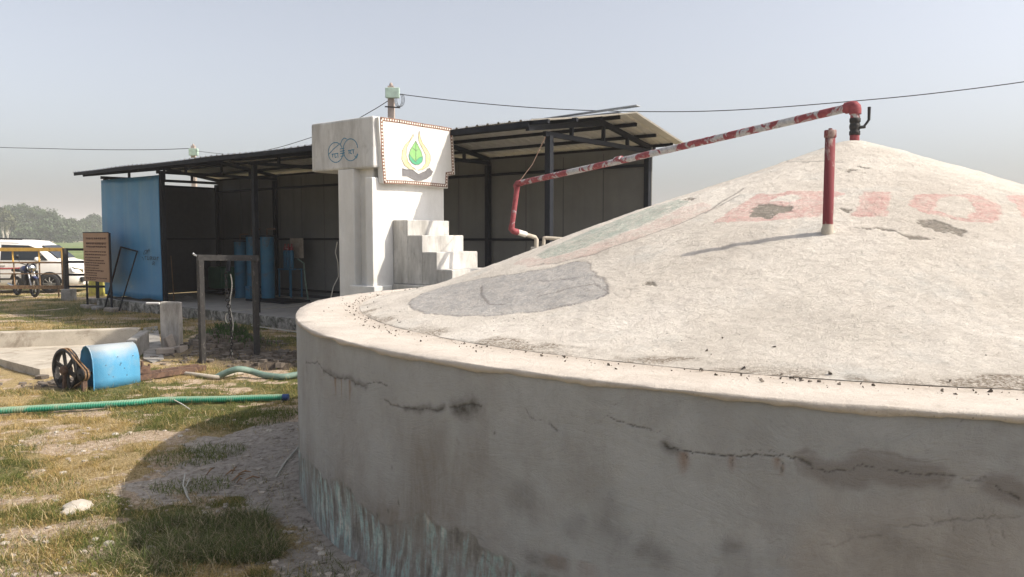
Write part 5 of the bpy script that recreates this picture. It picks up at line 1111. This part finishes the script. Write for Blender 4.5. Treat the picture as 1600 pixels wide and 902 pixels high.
ct = Vector((q1.x, q1.y, z1 - .08)).lerp(Vector((q2.x, q2.y, z2 - .08)), .5)
ch = empty('hanging_chain', ct, 'grimy chain and rope hanging from the crossbar into the pit', 'chain')
MB().tube([ct, ct - Vector((0, 0, .16))], .035, 8).build('pulley_block', M['steel'], ch)
mb = MB(); z = ct.z - .16; k = 0; rr3 = random.Random(2)
while z > .02:
    w_ = .014 + .008 * rr3.random() + (.012 if .75 < z < 1.05 else 0); dx = Vector((.03 * math.sin(z * 4) - .01, 0, 0))
    a = Vector((1, 0, 0)) if k % 2 else Vector((0, 1, 0)); c_ = Vector((ct.x, ct.y, z)) + dx
    mb.tube([c_ + a * w_ * math.cos(t) + Vector((0, 0, .032 * math.sin(t))) for t in np.linspace(0, 6.283, 9)[:-1]], .006, 5, closed=True); z -= .046; k += 1
mb.build('chain', M['steel_worn'], ch)
MB().tube([ct + Vector(((.02 * math.sin(t * 3)) + .02, .02, -.2 - t * .28)) for t in np.linspace(0, 4.2, 20)], .009, 6).tube([Vector((ct.x - .03, ct.y, .62)) + Vector((-.03 * math.sin(t), 0, .07 * math.cos(t))) for t in np.linspace(0, 3.1, 9)], .008, 6).build('rope', M['rope'], ch)

# ================================================================== HOSES
def hose(name, px, r, mat, label, smoothn=8):
    pts = [at_z(x, y, z) for x, y, z in px]; out = []
    for i in range(len(pts) - 1):
        p0 = pts[max(i - 1, 0)]; p1, p2 = pts[i], pts[i + 1]; p3 = pts[min(i + 2, len(pts) - 1)]
        for k in range(smoothn):
            t = k / smoothn; out.append(.5 * ((2 * p1) + (p2 - p0) * t + (2 * p0 - 5 * p1 + 4 * p2 - p3) * t * t + (3 * p1 - p0 - 3 * p2 + p3) * t ** 3))
    out.append(pts[-1]); return out
t = empty('green_hose', at_z(0, 643), 'long straight ribbed green hose lying across the dry grass', 'hose')
pth = hose('h', [(-140, 652, .04), (0, 642, .04), (100, 636, .042), (200, 630, .042), (255, 625.5, .04), (340, 624, .035), (400, 622, .035), (446, 621, .04)], .04, None, '')
MB().tube(pth, [.034 + .0025 * (i % 2) for i in range(len(pth))], 14).build('tube', M['hose_green'], t)
e0 = pth[-1]; ed = (pth[-1] - pth[-2]).normalized(); MB().tube([e0 - ed * .03, e0 + ed * .035], .037, 14).build('end_collar', flat('blue_collar', (.02, .05, .15), .7), t)
t = empty('grey_hose', at_z(420, 588), 'dirty grey green hose bending from the pit to the tank', 'hose')
pth = hose('g', [(338, 590, .02), (352, 583, .08), (372, 577, .13), (392, 580, .09), (412, 586, .05), (440, 589, .04), (462, 586, .05), (480, 584, .06)], .04, None, '')
MB().tube(pth, .040, 12).build('tube', M['hose_grey'], t)
t = tag(MB().tube([at_z(255, 580, .02), at_z(300, 585, .03), at_z(340, 590, .03), at_z(380, 582, .02)], .028, 8).build('short_pipe', M['concrete_pale']), 'pale dusty pipe stub lying at the pit edge', 'pipe')

# ================================================================== SMALL GROUND THINGS
def lump(name, px, py, s, mat, label, cat, seed, group=None, flatn=.5):
    c_ = at_z(px, py); r3 = np.random.RandomState(seed); bm = bmesh.new(); bmesh.ops.create_icosphere(bm, subdivisions=3, radius=1)
    off = r3.rand(3) * 50
    for v in bm.verts:
        k = .65 + .7 * float(fbm(v.co.x * 1.3 + off[0] + v.co.z, v.co.y * 1.3 + off[1] - v.co.z, 1.3, 3, seed)); v.co *= s * k; v.co.z *= flatn
    me = bpy.data.meshes.new(name); bm.to_mesh(me); bm.free(); o = bpy.data.objects.new(name, me); col.objects.link(o)
    o.location = (c_.x, c_.y, float(ground_h(c_.x, c_.y)) + s * flatn * .3); me.materials.append(mat); return tag(o, label, cat, group)
lump('plaster_lump', 121, 798, .085, M['stone'], 'largest crumpled pale plaster lump lying in the near grass', 'rubble', 3)
lump('plaster_lump', 108, 806, .045, M['stone'], 'smaller pale lump touching the largest plaster lump on its left', 'rubble', 4)
ST = [(98, 737, .03, 'pale pointed stone alone on the bare patch above the largest plaster lump'), (88, 676, .02, 'small pale stone just below the green hose near the left'), (180, 679, .03, 'pale elongated stone in mid yard below the blue belt guard'), (203, 676, .022, 'smaller pale stone touching the elongated one on its right'),
      (282, 682, .022, 'pale stone at the curved edge of the tank shadow, upper part'), (421, 675, .03, 'whitish stone in the tank shadow close to the wall'), (455, 668, .02, 'little pale stone nearest the tank wall in its shadow'), (8, 852, .025, 'pale stone cut close to the left edge of the foreground'),
      (130, 704, .02, 'small pale pebble among green tufts left of mid yard'), (232, 838, .02, 'pale pebble where the shadow meets the grass clump'), (503, 868, .025, 'pale stone on the bare strip at the foot of the tank'), (66, 735, .02, 'tiny pale stone left of the pointed one'),
      (235, 884, .02, 'pale pebble at the bottom of the picture beside the clump'), (366, 656, .02, 'pale pebble at the top edge of the tank shadow'), (170, 852, .03, 'pale flat stone on the bare soil below the plaster lump'), (150, 846, .02, 'smaller pale stone beside the flat one below the plaster lump')]
for i, (px, py, s, lab) in enumerate(ST):
    lump('pale_stone', px, py, s, M['stone'], lab, 'stone', 20 + i, 'pale stones scattered in the yard')
o = MB().tube([at_z(418, 766, .01), at_z(432, 745, .02), at_z(446, 722, .025), at_z(460, 706, .04), at_z(470, 694, .06)], [.006, .008, .009, .008, .006], 6).build('dry_stick', M['rope']); tag(o, 'thin pale stick leaning against the foot of the tank wall', 'stick')
o = MB().tube([at_z(289, 741, .02), at_z(286, 758, .03), at_z(292, 775, .02), at_z(299, 786, .01)], .006, 5).tube([at_z(296, 748, .02), at_z(290, 762, .02), at_z(296, 782, .01)], .005, 5).build('dry_twig', M['rope']); tag(o, 'forked pale twig lying by the grass clump', 'twig')
mb = MB(); r4 = random.Random(5)
for i in range(7):
    x_ = 322 + r4.random() * 65; y_ = 738 + r4.random() * 18; a = at_z(x_, y_, .012); b = at_z(x_ + r4.uniform(8, 24), y_ - r4.uniform(2, 12), .02); m_ = a.lerp(b, .5) + Vector((0, .01, .015)); mb.tube([a, m_, b], [.004, .007, .003], 5)
o = mb.build('dry_husks', M['gate_brown']); tag(o, 'curled brown dead leaves on the pale soil beside the tank', 'litter', kind='stuff')
o = MB().tube([at_z(272, 625, .09), at_z(285, 632, .05), at_z(297, 640, .02)], .006, 5).build('twig', M['rope']); tag(o, 'thin twig crossing the green hose', 'twig')

# ================================================================== FAR TREES
m = NT('foliage'); m.base(m.mix(m.noise(.35, 4, .6), m.attr('gc', 'Color'), (.05, .075, .03))).rough(.8); M['foliage'] = m.m
M['bark'] = worn('bark', (.10, .08, .06), (.18, .15, .12), 2, .95, .0); M['bark_pale'] = worn('bark_pale', (.34, .30, .25), (.46, .42, .36), 2, .9, .0)
def tree_mesh(cx, Yd, H_, Wd, seed, crown0=.28, nclump=34, leaf=.9, tint=(.06, .085, .035)):
    r5 = np.random.RandomState(seed); V_, F_, C_ = [], [], []; lv = 0
    cl_ = []
    for i in range(nclump):
        a = r5.rand() * 6.283; q = r5.rand() ** .6; zz_ = crown0 + (1 - crown0) * r5.rand() ** .8
        wz = math.sin(min(1, (zz_ - crown0) / (1 - crown0) * .85 + .22) * math.pi) ** .6
        cl_.append((cx + math.cos(a) * q * Wd / 2 * wz, Yd + math.sin(a) * q * Wd / 2 * wz, zz_ * H_ * (.95 - .1 * q), Wd * (.10 + .09 * r5.rand())))
    P_ = []; Cc_ = []
    for (x_, y_, z_, s) in cl_:
        n = int(70 * (s / (Wd * .14)) ** 1.2); d3 = r5.randn(n, 3); d3 /= np.linalg.norm(d3, axis=1)[:, None]
        p = np.array([x_, y_, z_]) + d3 * (s * (.6 + .5 * r5.rand(n)))[:, None] * np.array([1.15, 1.15, .75]); P_.append(p)
        Cc_.append(np.tile(np.array(tint) * (.4 + 1.1 * r5.rand()), (n, 1)) * (.7 + .6 * r5.rand(n, 1)))
    P_ = np.concatenate(P_); Cc_ = np.concatenate(Cc_); n = len(P_)
    u = r5.randn(n, 3); u /= np.linalg.norm(u, axis=1)[:, None]; v = np.cross(u, r5.randn(n, 3)); v /= np.linalg.norm(v, axis=1)[:, None]; s = leaf * (.4 + .6 * r5.rand(n, 1))
    q = np.stack([P_ - u * s * .5, P_ + v * s * .35, P_ + u * s * .5, P_ - v * s * .35], 1).reshape(-1, 3); f = np.arange(n * 4).reshape(-1, 4)
    return q, f, np.repeat(Cc_, 4, 0), cl_
def tree(px, ytop, Yd, Wd, seed, label, crown0=.28, tint=(.05, .08, .03), pale=False, kind='broadleaf_tree'):
    b = at_y(px, ytop, Yd); cx, H_ = b.x, b.z
    t = empty(kind, (cx, Yd, 0), label, 'tree', group='trees at the far edge of the field')
    q, f, c_, cl_ = tree_mesh(cx, Yd, H_, Wd, seed, crown0, tint=tint)
    np_mesh('crown', q, f, M['foliage'], t, smooth=False, attrs=dict(gc=c_))
    mb = MB(); r6 = random.Random(seed); k = H_ * .03
    mb.tube([(cx, Yd, -.3), (cx + .2, Yd, H_ * .2), (cx - .1, Yd, H_ * .5), (cx, Yd, H_ * .8)], [k, k * .75, k * .5, k * .15], 8)
    for (x_, y_, z_, s) in cl_[:9]: mb.tube([(cx, Yd, H_ * r6.uniform(.15, .4)), ((cx + x_) / 2, (Yd + y_) / 2, z_ * .7), (x_, y_, z_)], [k * .4, k * .25, k * .08], 5)
    mb.build('trunk', M['bark_pale'] if pale else M['bark'], t)
TR = [(-62, 322, 240, 13, 1, 'green broadleaf tree just beyond the left edge'), (-22, 320, 225, 12, 2, 'leafy tree half cut by the left edge'), (14, 319, 250, 11, 4, 'rounded tree behind the pale trunked pair at the left'),
      (33, 316.5, 250, 13, 5, 'tallest round crowned tree of the far tree line'), (55, 321, 245, 12, 6, 'broad tree next right of the tallest one'), (77, 326, 240, 10.5, 7, 'dark headed tree ending the tall part of the tree line'),
      (92, 340, 250, 9, 8, 'lower tree beside the dark headed tree'), (111, 340, 255, 9, 9, 'low rounded tree in the middle dip of the line'), (131, 342, 260, 8, 10, 'pale hazy low tree left of the notice board top'), (146, 332, 290, 10, 11, 'hazy tall tree rising just left of the blue panel'), (168, 338, 290, 11, 12, 'hazy tree mostly hidden by the blue panel'),
      (45, 350, 225, 9, 13, 'low bushy tree with spreading branches in front of the tallest tree'), (68, 352, 222, 8, 14, 'low spreading tree with forked trunk at the field edge'), (25, 352, 222, 8, 15, 'low tree with dark trunk near the left of the field edge'), (100, 354, 224, 7, 16, 'small dark tree at the field edge right of the forked one')]
for px, yt, Yd, Wd, sd_, lab in TR: tree(px, yt, Yd, Wd, sd_, lab, .16 if yt > 345 else .26, tint=(.055, .085, .04) if sd_ % 3 else (.065, .09, .04))
tree(2, 322, 205, 6, 21, 'slender pale trunked tree at the left edge of the field', .45, (.13, .12, .07), True, 'slender_tree')
tree(9, 326, 208, 5, 22, 'second slender pale trunked tree just right of the edge one', .5, (.13, .12, .07), True, 'slender_tree')
q_, f_, c_, k0 = [], [], [], 0
for i in range(26):
    px = -80 + i * 11; Yd = 300 + 25 * rnd.random(); b = at_y(px, 352 + 7 * rnd.random(), Yd)
    q, f, cc, _ = tree_mesh(b.x, Yd, b.z, 12, 100 + i, .05, nclump=16, leaf=1.2, tint=(.06, .085, .045)); q_.append(q); f_.append(f + k0); c_.append(cc); k0 += len(q)
tag(np_mesh('far_wood', np.concatenate(q_), np.concatenate(f_), M['foliage'], smooth=False, attrs=dict(gc=np.concatenate(c_))), 'hazy mass of woodland behind the single trees', 'wood', kind='stuff')

# ================================================================== HAZE
hm = bpy.data.materials.new('haze'); hm.use_nodes = True; nt = hm.node_tree
for n_ in list(nt.nodes):
    if n_.type != 'OUTPUT_MATERIAL': nt.nodes.remove(n_)
pv = nt.nodes.new('ShaderNodeVolumePrincipled'); pv.inputs['Color'].default_value = (.81, .805, .82, 1); pv.inputs['Density'].default_value = .0011; pv.inputs['Anisotropy'].default_value = 0.0
nt.links.new(pv.outputs[0], nt.nodes['Material Output'].inputs['Volume'])
o = MB().box((0, 735, 13), (3040, 1570, 29)).build('haze', hm); tag(o, 'thin pale haze over the fields', 'haze', kind='stuff')
if hasattr(scene, 'cycles'): scene.cycles.volume_bounces = 1
